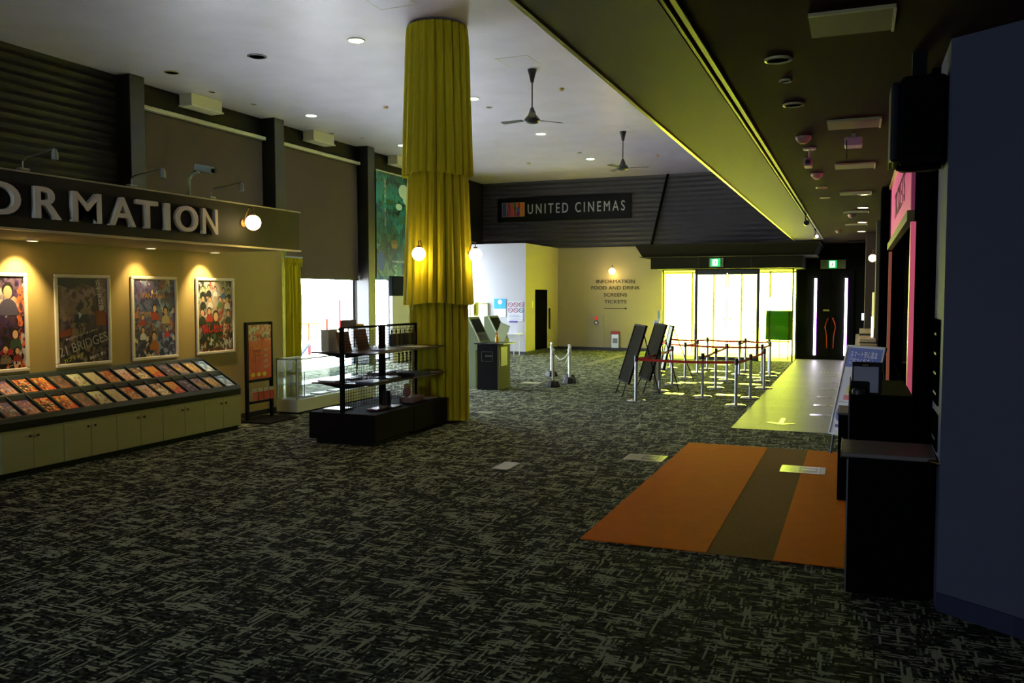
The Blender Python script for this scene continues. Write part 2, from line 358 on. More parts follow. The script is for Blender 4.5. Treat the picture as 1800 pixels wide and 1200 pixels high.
# ------------------------------------------------------------------ roller blinds, valances and banner on the left wall
BL = mat('#4e433b', .9, spec=.2, bump=.05, bscale=500)
for i, (y0, y1, z0, lab) in enumerate(((12.92, 16.82, 2.45, 'closed brown roller blind in the bay directly above the information sign'), (17.27, 20.98, 2.45, 'closed brown roller blind hanging above the bright window'))):
    t = thing('roller_blind', lab, 'blind', (-13.22, y0, z0), group='roller blinds on the left wall')
    L = y1 - y0
    obj('fabric', MB().box(-.01, .05, 0, .01, L - .05, 3.2), BL, t)
    obj('head_rail', MB().box(-.05, 0, 3.22, .09, L, 3.30), mat('#b9b4a0', .35), t, bevel=.01)
    obj('bottom_bar', MB().box(-.02, .03, -.04, .02, L - .03, 0), DARK, t)
    obj('pull_knob', MB().sphere((.03, L - .02, .02), .03), STEEL, t, smooth=True)
for i, (y, n) in enumerate(((14.15, 'over the first brown blind'), (18.45, 'over the second brown blind'), (22.7, 'over the hanging film banner'))):
    t = thing('smoke_vent', 'white ceiling vent box on the left wall ' + n, 'vent', (-12.95, y, 5.93), group='white vent boxes along the left wall')
    obj('housing', MB().box(-.3, 0, .03, .03, .92, .27), mat('#d8d4bc', .5), t, bevel=.01)
    obj('lip', MB().box(-.3, -.02, 0, .06, .94, .03), mat('#e8e4cc', .4), t)
t = thing('film_banner', 'tall hanging film banner of green and teal jungle artwork on left wall', 'banner', (-13.27, 22.05, 2.47), R(90))
obj('sheet', MB().box(0, .0, 0, 2.4, .015, 3.2), art_mat('jungle_print', ['#0e3b3a', '#1b5e4c', '#0a2a24', '#2d7f86', '#355c2e', '#123c55'], 3, 9, [(0, '#5f8a4a'), (.28, '#1c3c28'), (.5, '#0d4a50'), (.75, '#2a8a92'), (1, '#25502c')], .8), t)
obj('hanging_bar', MB().box(-.03, -.02, 3.2, 2.43, .03, 3.24), mat('#c8c4b4', .4), t)
mb = MB(); y = -.004
mb.disc(1.65, 2.75, .32, .22, y); mb.disc(1.9, 2.5, .3, .18, y - .001); mb.disc(1.35, 2.25, .2, .1, y)
mb.mi = 1; mb.disc(1.05, 1.15, .22, .07, y - .003); mb.mi = 2
mb.quad((.9, y - .001, .95), (1.2, y - .001, .95), (1.25, y - .001, 1.12), (.85, y - .001, 1.12)); mb.mi = 3
mb.disc(.25, .55, .22, .3, y)
obj('artwork', mb, [mat('#cfe6df', .5), mat('#6d5530', .6), mat('#8a6a2c', .6), mat('#1d3f86', .5)], t)
text('lettering', '最\n後\nの\n龍\nよ\n、\n私\nに\n力\nを', mat('#e8c8b8', .5), t, .46, 1.6, 1.4, -.006, depth=.003, width=.09)
text('lettering', '5', mat('#7fc08a', .5), t, 1.0, .1, .34, -.006, depth=.003)
text('lettering', 'その勇気が世界を変える', mat('#e0e8d8', .5), t, .9, .52, .07, -.006, depth=.003, width=1.3)
# partition panel and dark screen next to the banner
tag(obj('partition_panel', MB().box(-.06, 0, 0, .06, 2.0, 1.97), mat('#b9b6ae', .7), loc=(-12.75, 21.98, 0), bevel=.01), 'pale grey partition panel standing under the dark screen by left windows', 'partition')
t = thing('wall_screen', 'dark switched-off screen mounted above the pale partition', 'screen', (-12.75, 21.98, 1.975))
obj('casing', MB().box(-.07, 0, 0, .05, 1.5, .58), mat('#15181e', .8, spec=.05), t, bevel=.015)
obj('display', MB().box(.05, .05, .05, .06, 1.45, .53), mat('#1a1f28', .8, spec=.05), t)

# ------------------------------------------------------------------ information booth
IW = mat('#ad9a5a', .7, bump=.03, bscale=300, name='booth_cream')
struct('wall_left', MB().box(-9.36, -5, 0, -9.21, 12.17, 3.1), IW)
struct('baseboard_left', MB().box(-9.21, 10.2, 0, -9.195, 12.17, .08), DARK)
FY0, FY1 = 3.0, 10.3
t = thing('sign_fascia', 'dark olive fascia board with large raised INFORMATION lettering over the poster wall', 'sign', (-7.5, FY0, 2.62), R(90))
FL = FY1 - FY0
obj('board', MB().box(0, 0, .02, FL, .12, .56), mat('#25261c', .6, spec=.3), t)
obj('canopy_soffit', MB().box(0, .12, .02, FL, 1.70, .07), mat('#8f8866', .7), t)
obj('canopy_top', MB().box(0, .12, .5, FL, 1.70, .56), DARK, t)
obj('end_panel', MB().box(FL, .005, .02, FL + .03, 1.70, .56), mat('#25261c', .6, spec=.3), t)
obj('top_trim', MB().box(-.01, -.015, .56, FL + .04, .14, .575), mat('#b5b28a', .35), t)
obj('bottom_trim', MB().box(-.01, -.02, 0, FL + .04, .05, .022), mat('#d8d0a0', .3), t)
LET = mat('#f6f0d8', .45, name='cream_letter')
adv = dict(zip('INFORMATION', [0] * 11)); ys = []
# letter positions along the board (world y of each letter's left edge and its width)
lets = [('I', 4.62, .09), ('N', 4.86, .27), ('F', 5.26, .16), ('O', 5.58, .37), ('R', 6.08, .235), ('M', 6.435, .29), ('A', 6.80, .275), ('T', 7.085, .235), ('I', 7.435, .07), ('O', 7.60, .32), ('N', 8.03, .29)]
lets = [('I', 4.50, .08), ('N', 4.74, .30), ('F', 5.18, .18), ('O', 5.50, .42), ('R', 6.07, .30), ('M', 6.50, .36), ('A', 6.97, .35), ('T', 7.34, .31), ('I', 7.76, .075), ('O', 7.93, .36), ('N', 8.37, .26)]
for ch, yy, wd in lets:
    me = text_mesh(ch, .31, .055, width=wd, thick=.012); me.materials.append(LET)
    o = bpy.data.objects.new('letter', me); COL.objects.link(o); o.parent = t; o.location = (yy - FY0 - .07, -.01, .13)
def downlight(loc, r, lit, label, group, warm=True, ring='#d9d6c8', z=None, power=0, m=None):
    t = thing('downlight', label, 'ceiling light', loc, group=group)
    obj('ring', MB().lathe([(r * .8, -.012), (r * .86, -.016), (r, -.012), (r * 1.02, 0), (r * .8, 0), (r * .8, -.012)], n=24), mat(ring, .35), t, smooth=True)
    obj('lens' if lit else 'reflector', MB().lathe([(1e-6, -.006), (r * .82, -.006)], n=24), m or ((LAMPW if warm else LAMPC) if lit else mat('#77744f', .25, .6)), t)
    return t
# spot lamps inside the booth canopy
for y, p, n in ((7.15, 30, 'over the anime poster'), (8.95, 9, 'over the castle collage poster'), (10.4, 26, 'over the ensemble cast poster')):
    y = min(y, 10.2)
    t = downlight((-8.93, y, 2.64), .07, True, 'small warm downlight under the booth canopy ' + n, 'downlights under the booth canopy')
    spot((0, 0, -.03), p * 4.5, (1, .72, .36), 80, .8, t, .03, (0, R(22), 0))
# gooseneck arm lamps on the fascia
for i, (y, n) in enumerate(((5.97, 'leftmost, above O and R'), (7.31, 'middle one above A and T'), (8.58, 'rightmost, near the globe lamp'))):
    t = thing('arm_lamp', 'slender silver arm lamp on the fascia top, ' + n, 'lamp', (-7.55, y, 3.205), group='arm lamps along the fascia top')
    obj('base', MB().box(-.035, -.05, 0, .035, .05, .025), mat('#b9c0a4', .35), t, bevel=.005)
    obj('arm', MB().tube([(0, 0, .03), (0, 0, .09), (.05, -.01, .12), (.55, -.1, .16)], .008, 6), STEEL, t, smooth=True)
    obj('head', MB().lathe([(.03, .02), (.028, .08), (.02, .115), (1e-6, .12)], (.55, -.1, .04)), mat('#aab19a', .3, .5), t, smooth=True)
t = thing('security_camera', 'pale green-grey security camera on a pole above the INFORMATION sign', 'camera', (-7.6, 8.25, 3.205))
obj('pole', MB().tube([(0, 0, 0), (0, 0, .2), (.03, .02, .26), (.12, .04, .29)], .017, 8), mat('#a8b89a', .4), t, smooth=True)
obj('body', MB().box(-.1, -.04, -.04, .12, .04, .04, Matrix.Translation((.18, .05, .33)) @ Matrix.Rotation(R(12), 4, 'Y') @ Matrix.Rotation(R(15), 4, 'Z')), mat('#b4c4a8', .4), t, bevel=.01)
obj('lens', MB().lathe([(.028, 0), (.03, .06), (1e-6, .06)], (.29, .08, .3), axis='x'), BLACKG, t, smooth=True)
def globe_lamp(loc, rz, label, r=.1, out=.17, power=10, cat='wall lamp', m=None):
    t = thing('globe_wall_lamp', label, cat, loc, rz, 'globe wall lamps')      # local -Y points away from the wall
    obj('wall_plate', MB().lathe([(.055, 0), (.05, -.02), (1e-6, -.025)], (0, 0, 0), axis='y'), mat('#a87840', .4, .6), t, smooth=True)
    obj('arm', MB().tube([(0, -.02, 0), (0, -.06, .12), (0, -out * .6, r + .10), (0, -out, r + .09), (0, -out, r)], .009, 8), mat('#6a4a28', .4, .7), t, smooth=True)
    obj('cap', MB().lathe([(.035, r - .012), (.03, r + .02), (1e-6, r + .025)], (0, -out, 0)), mat('#6a4a28', .4, .7), t, smooth=True)
    o = obj('globe', MB().sphere((0, -out, 0), r), m or GLOBE, t, smooth=True)
    o.visible_shadow = True
    point((0, -out - r - .02, .0), power, (1, .68, .25), t, .06)
    point((0, -out, -r - .02), power * .5, (1, .68, .25), t, .06)
    return t
globe_lamp((-7.5, 9.10, 2.94), R(90), 'glowing white globe lamp at the right end of the INFORMATION fascia', power=5)

# ------------------------------------------------------------------ framed posters
def poster(y0, label, art, w=.85, h=1.17, z=1.09, loc=None, rz=R(90)):
    t = thing('framed_poster', label, 'poster', loc or (-9.205, y0, z), rz, 'framed film posters on the booth wall')
    fr = MB(); a = .045
    for (x0, z0, x1, z1) in ((0, 0, w, a), (0, h - a, w, h), (0, a, a, h - a), (w - a, a, w, h - a)): fr.box(x0, -.03, z0, x1, 0, z1)
    obj('frame', fr, mat('#e2dcc4', .35), t, bevel=.01)
    obj('print', MB().box(a, -.012, a, w - a, -.002, h - a), art, t)
    return t
SK = mat('#c99a72', .5); SK2 = mat('#e0b088', .5); HAIR = mat('#1c1512', .5)
def busts(t, lst):
    """generic printed head-and-shoulder figures: (x, z, size, coat material)"""
    mb = MB(); ms = [SK, HAIR]; y = -.014
    for k, (x, z, s, m) in enumerate(lst):
        if m not in ms: ms.append(m)
        yy = y - k * .0003
        mb.mi = ms.index(m); mb.bm.faces.new([mb.bm.verts.new((x + 1.45 * s * cos(a), yy, z - 3.3 * s + 2.3 * s * abs(sin(a)) ** .7)) for a in [pi * q / 12 for q in range(13)]]).material_index = mb.mi
        mb.mi = 1; mb.disc(x, z + .25 * s, .85 * s, 1.05 * s, yy - .0001, 16); mb.mi = 0; mb.disc(x, z - .1 * s, .65 * s, .9 * s, yy - .0002, 16)
        pass
    return obj('printed_figures', mb, ms, t)
t = poster(6.42, 'framed film poster crowded with bright cartoon faces, dated 4.16', art_mat('anime_print', ['#c86a30', '#201a2c', '#d8a080', '#3a2850', '#8a2018', '#1c1a1c', '#b8b0a0'], 5, 7, [(0, '#141014'), (.4, '#3a2030'), (1, '#5a4a58')], .9))
busts(t, [(.6, .95, .085, mat('#4a4458', .5)), (.68, .45, .055, mat('#2a4030', .5)), (.3, .62, .13, mat('#28305a', .5)), (.55, .27, .05, mat('#70604a', .5)), (.7, .25, .04, mat('#7a2018', .5)), (.3, .95, .06, mat('#7a2018', .5))])
text('lettering', '緋色の弾', mat('#c03020', .5), t, .3, .2, .08, -.02, depth=.002)
text('lettering', '4.16', PAPER, t, .64, .09, .04, -.02, depth=.002)
t = poster(7.64, 'framed dark film poster with slanted 21 BRIDGES title', art_mat('city_print', ['#7a6660', '#5a4a50', '#8c7464', '#3a3644', '#4c3c50'], 9, 5, [(0, '#1c1b20'), (.32, '#2a2630'), (.48, '#3e2c50'), (.6, '#8a7264'), (.85, '#94808a'), (1, '#3c4864')], .8))
mb = MB(); y = -.014
for k, (pts, m) in enumerate((([(.05, 1.12), (.05, 1.04), (.25, .98), (.42, 1.06), (.6, 1.0), (.66, 1.12)], 0), ([(.3, .66), (.5, .66), (.5, .55), (.3, .55)], 1), ([(.34, .7), (.4, .66), (.36, .6)], 2), ([(.6, .72), (.78, .68), (.8, .5), (.6, .52)], 3), ([(.06, .44), (.25, .5), (.24, .4), (.06, .37)], 3))):
    mb.mi = m; mb.bm.faces.new([mb.bm.verts.new((a, y - k * .0003, b)) for a, b in pts]).material_index = m
obj('artwork', mb, [mat('#28304a', .5), mat('#241a4a', .5), mat('#b8ccd8', .5), mat('#7a3028', .5)], t)
for s, x, z, h, m, wd, ro in (('21 BRIDGES', .06, .13, .12, mat('#a8a49c', .5), .76, 14), ('21ブリッジ', .12, .05, .06, mat('#d8d81c', .5), .30, 14), ('追跡まで、愛う。', .5, .07, .045, PAPER, .27, 14), ('チャドウィック・ボーズマン', .15, .33, .03, PAPER, .5, 14)):
    o = text('lettering', s, m, t, x, z, h, -.02, depth=.002, width=wd); o.rotation_euler.y = R(-ro)
o = text('lettering', '元\n全\n全\n封\n鎖', PAPER, t, .66, .70, .40, -.02, depth=.002, width=.08); o.rotation_euler.y = R(-8)
t = poster(8.84, 'framed purple and blue collage film poster with FANTASIA title', art_mat('fantasy_print', ['#4c4878', '#2c2c58', '#6a5a80', '#b06838', '#8090b0', '#d8c8a0', '#3a3060'], 2, 11, [(0, '#1a1c3c'), (.25, '#2c3054'), (.4, '#7a5a50'), (.6, '#5a7090'), (.8, '#4a3c58'), (1, '#5a5478')], .9))
busts(t, [(.42, .72, .05, mat('#a03828', .5)), (.2, .6, .035, mat('#a03030', .5)), (.2, .42, .04, mat('#c8c8d0', .5)), (.64, .42, .035, mat('#c03048', .5)), (.4, .33, .06, mat('#a86428', .5)), (.62, .68, .055, mat('#b8a078', .5))])
text('lettering', 'FANTASIA', mat('#b08030', .5), t, .2, .86, .07, -.02, depth=.002, width=.42)
t = poster(10.07, 'framed pale film poster with a crowd of suited people and red title', art_mat('cast_print', ['#c8c0a8', '#2a2a30', '#a89880', '#4a6a4a', '#8a8a90', '#8a2020'], 7, 10, [(0, '#6a1a18'), (.06, '#1a1c1c'), (.35, '#202420'), (.45, '#6a6058'), (.8, '#b8ae98'), (1, '#a8a090')], .5))
dk = mat('#1c1e24', .5); gr = mat('#4c7040', .5); rd = mat('#a82420', .5); wt = mat('#c8c4b8', .5); bl = mat('#3c5c9c', .5)
busts(t, [(.15, 1.0, .04, dk), (.28, 1.02, .04, dk), (.42, 1.0, .035, wt), (.6, .98, .04, bl), (.72, .96, .035, dk), (.15, .85, .045, dk), (.3, .84, .04, wt), (.68, .84, .045, wt), (.52, .84, .04, gr), (.28, .66, .05, rd), (.7, .62, .05, dk), (.13, .64, .055, dk), (.42, .58, .075, dk)])
text('lettering', '騙し絵の牙', mat('#c8202c', .5), t, .12, .33, .13, -.02, depth=.002, width=.6)
text('lettering', '3.26', PAPER, t, .64, .16, .05, -.02, depth=.002, width=.12)

# curtain at the end of the booth wall
def pleat_sheet(L, H, n, amp, z0=0, top=.06, seed=1):
    mb = MB(); rnd = random.Random(seed); cols = n * 10; rows = 14; g = []
    ph = [rnd.uniform(-.25, .25) for _ in range(n + 2)]
    for j in range(rows + 1):
        z = z0 + H * (1 - j / rows); row = []
        k = .45 + .55 * min(1, j / 3) if top else 1
        for i in range(cols + 1):
            u = i / cols; a = amp * k * sin(2 * pi * n * u + ph[int(u * n)] * sin(j * .4)) + amp * .25 * sin(2 * pi * n * 2.3 * u + j * .15)
            row.append(mb.bm.verts.new((u * L * (1 + .1 * sin(j * .5) * .2), a, z)))
        g.append(row)
    for j in range(rows):
        for i in range(cols): mb.bm.faces.new((g[j][i], g[j][i + 1], g[j + 1][i + 1], g[j + 1][i]))
    return mb
t = thing('curtain', 'narrow mustard yellow curtain hanging at the end of the poster wall', 'curtain', (-9.17, 12.2, 0), R(90))
obj('drape', pleat_sheet(.42, 2.48, 4, .035, .05), YEL, t, smooth=True, solid=.008)
obj('header', pleat_sheet(.46, .14, 7, .03, 2.5, 0), YEL, t, smooth=True, solid=.01)
obj('rail', MB().tube([(-.02, 0, 2.66), (.5, 0, 2.66)], .012), STEEL, t)

# ------------------------------------------------------------------ leaflet counter: cabinets and sloped rack
CAB = mat('#a09c66', .55, name='cabinet_laminate')
seams = [10.16, 9.78, 9.40, 9.02, 8.63, 8.25, 7.87, 7.49, 7.11, 6.72, 6.33, 5.95, 5.57]
mid = [9.78, 9.02, 8.25, 7.49, 6.72, 5.95]
names = ['endmost cream cupboard beside the black poster stand', 'second cream cupboard from the poster stand end', 'third cream cupboard from the poster stand end', 'fourth cream cupboard from the poster stand end', 'fifth cream cupboard from the poster stand, cut by photo edge', 'cream cupboard out at the far left of the row']
for i in range(5):
    y1, ym, y0 = seams[2 * i], seams[2 * i + 1], seams[2 * i + 2]
    t = thing('cupboard', names[i], 'cupboard', (-8.48, y0, 0), R(90), 'cream cupboards under the leaflet rack'); Lc = y1 - y0
    obj('carcass', MB().box(.002, 0, .07, Lc - .002, .7, .53), CAB, t)
    obj('plinth', MB().box(.002, .04, 0, Lc - .002, .66, .07), BLACK, t)
    for k, (a, b) in enumerate(((0, ym - y0), (ym - y0, Lc))):
        d = obj('door', MB().box(a + .003, -.018, .075, b - .003, 0, .50), CAB, t, bevel=.002)
        kx = (b - .05) if k == 0 else (a + .05)
        obj('knob', MB().lathe([(.008, 0), (.014, -.012), (.012, -.02), (1e-6, -.022)], (kx, -.018, .44), axis='y'), mat('#4a4430', .35, .8), d, smooth=True)
RY0, RY1 = 5.2, 10.16
RK = mat('#23302a', .5, name='rack_dark_green')
t = thing('leaflet_rack', 'long sloped dark green rack with two rows of leaflet pockets', 'rack', (-8.46, 0, .53))
# slope from front (x=0,z=.08) to the wall (x=-.735, z=.50)
def slope(u, lift=0):  # u 0..1 front to back
    return Vector((-.735 * u - lift * .496, 0, .085 + .415 * u + lift * .868))
mb = MB(); mb.prism([(0, RY0, 0), (0, RY0, .085), (-.725, RY0, .494), (-.725, RY0, 0)], (0, RY1 - RY0, 0)); obj('body', mb, BLACK, t)
def bar(y0, y1, u0, u1, h, m, name):
    u1 = min(u1, .955); a, b = slope(u0), slope(u1); c, d = slope(u1, h), slope(u0, h)
    return obj(name, MB().prism([(a.x, y0, a.z), (b.x, y0, b.z), (c.x, y0, c.z), (d.x, y0, d.z)], (0, y1 - y0, 0)), m, t)
bar(RY0, RY1, -.0, .035, .05, RK, 'ledge'); bar(RY0, RY1, .49, .525, .05, RK, 'ledge'); bar(RY0, RY1, .92, .955, .06, RK, 'ledge')
pitch = .2479
npk = 20
for k in range(npk + 1):
    y = RY1 - k * pitch; bar(y - .008, y + .008, .035, .965, .05, RK, 'divider')
rack = t
# leaflets, right to left
kinds = [('sky blue and white', ['#e8eef2', '#3c78b8', '#c8dcec', '#1c2430'], [(0, '#e8f0f0'), (.5, '#8ab4d8'), (1, '#2c68b0')]),
         ('yellow and navy collage', ['#c89828', '#20305c', '#707890', '#e0c060'], [(0, '#1c2c50'), (.4, '#c8a040'), (1, '#3a4468')]),
         ('gold and blue collage', ['#d0a030', '#2a3a6c', '#8088a0', '#704020'], [(0, '#24345c'), (.4, '#b89040'), (1, '#404c70')]),
         ('dark violet', ['#28203c', '#5a3050', '#b8b0b8', '#181828'], [(0, '#302c38'), (.5, '#4a2440'), (1, '#2a2850')]),
         ('orange and red text', ['#d87820', '#c83018', '#e0a040', '#902010'], [(0, '#c82818'), (.4, '#d03818'), (.5, '#e0b050'), (1, '#e0a848')]),
         ('cream portrait', ['#e8dcb0', '#c89868', '#f0e8c8', '#2a2830'], [(0, '#e8d8a0'), (.55, '#f0e8c0'), (.6, '#6a5038'), (1, '#282c38')]),
         ('white and peach', ['#d8c8c8', '#c88050', '#e8e0dc', '#6a3828'], [(0, '#c89078'), (.5, '#d8a070'), (1, '#d8d0d8')]),
         ('red-edged gold', ['#b83818', '#c8a050', '#e8d8a0', '#404468'], [(0, '#c0a060'), (.5, '#c86828'), (1, '#a83018')]),
         ('pale cream and pink', ['#d8cc9c', '#e0d8b0', '#c8a088', '#d8d0a8'], [(0, '#d8a890'), (.3, '#d8d0a0'), (1, '#d0cc98')]),
         ('pale green manga', ['#b8c89c', '#d8dcb8', '#904848', '#a8b880'], [(0, '#a8c088'), (.5, '#b8b898'), (1, '#d0d8a8')]),
         ('brown group', ['#6a5a44', '#3a3428', '#988868', '#a83828'], [(0, '#a86848'), (.4, '#5c5040'), (1, '#6c6048')]),
         ('orange and black cartoon', ['#e89830', '#241c20', '#d8582c', '#f0d080'], [(0, '#d84818'), (.5, '#3a2428'), (1, '#d88830')]),
         ('black and amber cartoon', ['#e0a840', '#201c1c', '#c84828', '#e8d898'], [(0, '#e06818'), (.5, '#30282c'), (1, '#c8402c')]),
         ('purple-blue cartoon', ['#4c3c74', '#d8ccb0', '#c86830', '#2c3c70'], [(0, '#c86830'), (.4, '#a89898'), (1, '#6a4068')]),
         ('deep blue cartoon', ['#2c3470', '#d0c8a8', '#b85c2c', '#483c78'], [(0, '#b86030'), (.4, '#8890a0'), (1, '#583c70')]),
         ('charcoal with red band', ['#242824', '#343830', '#c8c898', '#1c1c1c'], [(0, '#c02018'), (.22, '#b82018'), (.28, '#30342c'), (1, '#2c3028')]),
         ('black with crimson title', ['#1c201e', '#2c302c', '#a8a888', '#181818'], [(0, '#a81818'), (.2, '#b02018'), (.25, '#282c28'), (1, '#242824')])]
protos = {}
th = math.atan2(.415, .735)
for k, (nm, pal, gr_) in enumerate(kinds):
    m = art_mat('leaflet_print', pal, k + 20, 10, gr_, .6)
    ml = MB().box(-.086, -.004, 0, .086, .004, .245)
    me = finish(ml, 'leaflet', [m]); protos[k] = me
ordw = ['rightmost', 'second from right', 'third from right', 'fourth from right', 'fifth from right', 'sixth from right', 'seventh from right', 'eighth from right', 'ninth from right', 'tenth from right', 'eleventh from right', 'twelfth from right', 'thirteenth from right', 'fourteenth from right', 'fifteenth from right', 'sixteenth from right', 'leftmost visible']
rnd = random.Random(4)
for row, (u0, rn) in enumerate(((.545, 'upper row'), (.06, 'lower row'))):
    for k in range(17):
        if row == 1 and k == 16: continue
        kk = k
        o = bpy.data.objects.new('leaflet', protos[kk]); COL.objects.link(o)
        p = slope(u0 + .01, .012); y = RY1 - (k + .5) * pitch
        o.location = (rack.location.x + p.x, y + rnd.uniform(-.012, .004), rack.location.z + p.z)
        o.rotation_euler = (-(pi / 2 - th) , 0, R(90) + rnd.uniform(-.03, .03)); o.rotation_mode = 'XYZ'
        o.scale = (1, 1, 1.2)
        tag(o, '%s leaflet in the %s of the rack, %s' % (kinds[k][0], rn, ordw[k]), 'leaflet', 'film leaflets in the sloped rack')

# black poster stand
t = thing('poster_stand', 'black floor stand holding an orange price poster and red flyer pockets', 'stand', (-8.8, 10.72, 0), R(90))
obj('post', MB().box(0, 0, .03, .045, .05, 1.57), BLACK, t, bevel=.004); obj('post', MB().box(.6, 0, .03, .645, .05, 1.57), BLACK, t, bevel=.004)
obj('crossbar', MB().box(.045, .01, 1.53, .6, .04, 1.57), BLACK, t); obj('crossbar', MB().box(.045, .01, .62, .6, .04, .66), BLACK, t); obj('crossbar', MB().box(.045, .01, .28, .6, .04, .32), BLACK, t)
obj('base', MB().box(-.05, -.42, 0, .72, .25, .03), BLACK, t, bevel=.008)
pp = obj('price_poster', MB().box(.05, -.0, .67, .595, .008, 1.52), art_mat('price_print', ['#d8582c', '#c84820', '#e06c38'], 4, 5, [(0, '#d85020'), (.68, '#d05828'), (.74, '#c8c4b0'), (1, '#d0ccb8')], .3), t)
for s, x, z, h, c in (('400', .40, 1.10, .05, '#f0d8b0'), ('300', .40, 1.01, .05, '#f0d8b0'), ('600', .40, .92, .05, '#f0d8b0'), ('500', .40, .83, .05, '#f0d8b0'), ('じゃんめん', .15, 1.30, .08, '#4a4840')):
    text('lettering', s, mat(c, .5), t, x, z, h, -.003, depth=.002)
mb = MB()
for x in (.14, .28, .42): mb.disc(x, .74, .05, .035, -.004)
mb.mi = 1; mb.rect(.16, 1.10, .34, 1.13, -.004); mb.rect(.19, .9, .205, 1.1, -.004); mb.rect(.29, .9, .305, 1.1, -.004); mb.rect(.17, 1.03, .33, 1.045, -.004)
obj('artwork', mb, [mat('#e8d040', .5), mat('#a02818', .5)], t)
for k in range(4):
    f = obj('flyer_pocket', MB().box(.06 + k * .137, -.05, .33, .185 + k * .137, .0, .52), mat('#b8b4a8', .3), t)
    obj('flyer', MB().box(.065 + k * .137, -.056, .335, .18 + k * .137, -.05, .47), mat('#b83020', .4), f)

# glass display case
GL = glass('display_glass', (.90, .94, .92, 1), .08)
t = thing('display_case', 'low white and aluminium framed glass display case near the window', 'display case', (-9.08, 11.8, 0))
W_, L_, H_ = .42, 2.5, .93
obj('base', MB().box(0, 0, .03, W_, L_, .24), mat('#c9cbb0', .5), t, bevel=.005)
obj('plinth', MB().box(.03, .03, 0, W_ - .03, L_ - .03, .03), BLACK, t)
AL = mat('#b8bca4', .3, .7)
for x, y in ((0, 0), (W_ - .025, 0), (0, L_ - .025), (W_ - .025, L_ - .025)): obj('upright', MB().box(x, y, .24, x + .025, y + .025, H_), AL, t)
mb = MB(); mb.box(0, 0, H_ - .025, W_, .025, H_); mb.box(0, L_ - .025, H_ - .025, W_, L_, H_); mb.box(0, 0, H_ - .025, .025, L_, H_); mb.box(W_ - .025, 0, H_ - .025, W_, L_, H_)
obj('top_frame', mb, AL, t)
obj('glazing', MB().box(.01, .01, .24, W_ - .01, L_ - .01, H_ - .005), GL, t)
for z in (.48, .70): obj('shelf', MB().box(.03, .03, z, W_ - .03, L_ - .03, z + .006), glass('shelf_glass', (.8, .88, .86, 1), .12), t)
for x in (.06, W_ - .07): obj('shelf_bracket', MB().box(x, .3, .25, x + .01, .31, .72), STEEL, t)
for k, (y, w_) in enumerate(((.35, .3), (.8, .35), (1.3, .3), (1.8, .4))):
    tag(obj('goods_tray', MB().box(-.1, 0, 0, .1, w_, .02), mat('#c8c4c0', .5), loc=(-8.87, 11.8 + y, .242)), ['pale card sign lying in the glass case nearest its corner', 'second pale card lying on the base of the glass case', 'third pale card lying on the base of the glass case', 'farthest pale card lying on the base of the glass case'][k], 'card', 'cards lying in the glass case')

# ------------------------------------------------------------------ merchandise gondola (two units)
FXB = mat('#1a1412', .8, spec=.1, name='gondola_brown'); SH = mat('#3a2a24', .3, name='shelf_gloss')
def gondola():
    t = thing('display_gondola', 'dark brown merchandise gondola with wire grid, the nearer unit', 'display shelf', (-6.87, 9.62, 0), group='merchandise gondolas by the curtain column')
    obj('plinth', MB().box(.08, .06, 0, .97, 1.02, .06), BLACK, t)
    obj('base', MB().box(0, 0, .06, 1.03, 1.06, .42), FXB, t, bevel=.006)
    for y in (.03, 1.03): obj('upright', MB().box(.49, y - .025, .42, .54, y + .025, 1.57), BLACK, t, bevel=.004)
    obj('top_rail', MB().box(.505, .05, 1.545, .525, 1.01, 1.57), BLACK, t)
    mb = MB(); x = .515
    for k in range(24): mb.tube([(x, .05 + .96 * k / 23, .46), (x, .05 + .96 * k / 23, 1.55)], .0034, 4, False)
    for k in range(27): mb.tube([(x, .05, .46 + 1.08 * k / 26), (x, 1.01, .46 + 1.08 * k / 26)], .0034, 4, False)
    obj('wire_grid', mb, BLACK, t)
    for z in (.80, 1.21):
        for s in (0, 1):
            obj('shelf', MB().box(.545 if s else .03, .02, z, 1.0 if s else .485, 1.04, z + .02), SH, t, bevel=.006)
            for y in (.06, 1.0): obj('shelf_bracket', MB().prism([(.54 if s else .49, y, z), (.9 if s else .13, y, z), (.54 if s else .49, y, z - .06)], (0, .006, 0)), BLACK, t)
    return t
g1 = gondola(); g2 = copy_tree(g1); g2.location = (-6.87, 10.69, 0); g2['label'] = 'dark brown merchandise gondola touching the yellow curtain column, the farther unit'
def single(name, mb, m, loc, label, cat, group=None, rz=0, bevel=0, smooth=False):
    return tag(obj(name, mb, m, loc=loc, rz=rz, bevel=bevel, smooth=smooth), label, cat, group)
def leaning(name, x, y, z, w_, h_, m, label, cat, rz=R(90), lean=14, group=None, th_=.012):
    Mx = Matrix.Rotation(R(-lean), 4, 'X')
    return single(name, MB().box(0, 0, 0, w_, th_, h_, Mx), m, (x, y, z), label, cat, group, rz)
PK = mat('#6a4840', .6); GREY = mat('#8a8c88', .5); CLR = mat('#c9cdb8', .4)
ZT, ZM, ZB = 1.232, .822, .422
leaning('card_display', -6.52, 9.86, ZT, .30, .27, PK, 'brown-backed display card behind the grid, nearer of the pair on the top shelf', 'display card')
leaning('card_display', -6.52, 10.32, ZT, .30, .29, PK, 'brown-backed display card behind the grid, farther of the pair on the top shelf', 'display card')
single('brochure_box', MB().box(0, 0, 0, .12, .22, .29), CLR, (-6.80, 9.82, ZT), 'pale upright card box on the outer corner of the top shelf', 'box')
leaning('brochure', -6.8, 10.0, ZT, .3, .2, CLR, 'pale green-white sheet leaning on the top shelf beside the card box', 'sheet', lean=25)
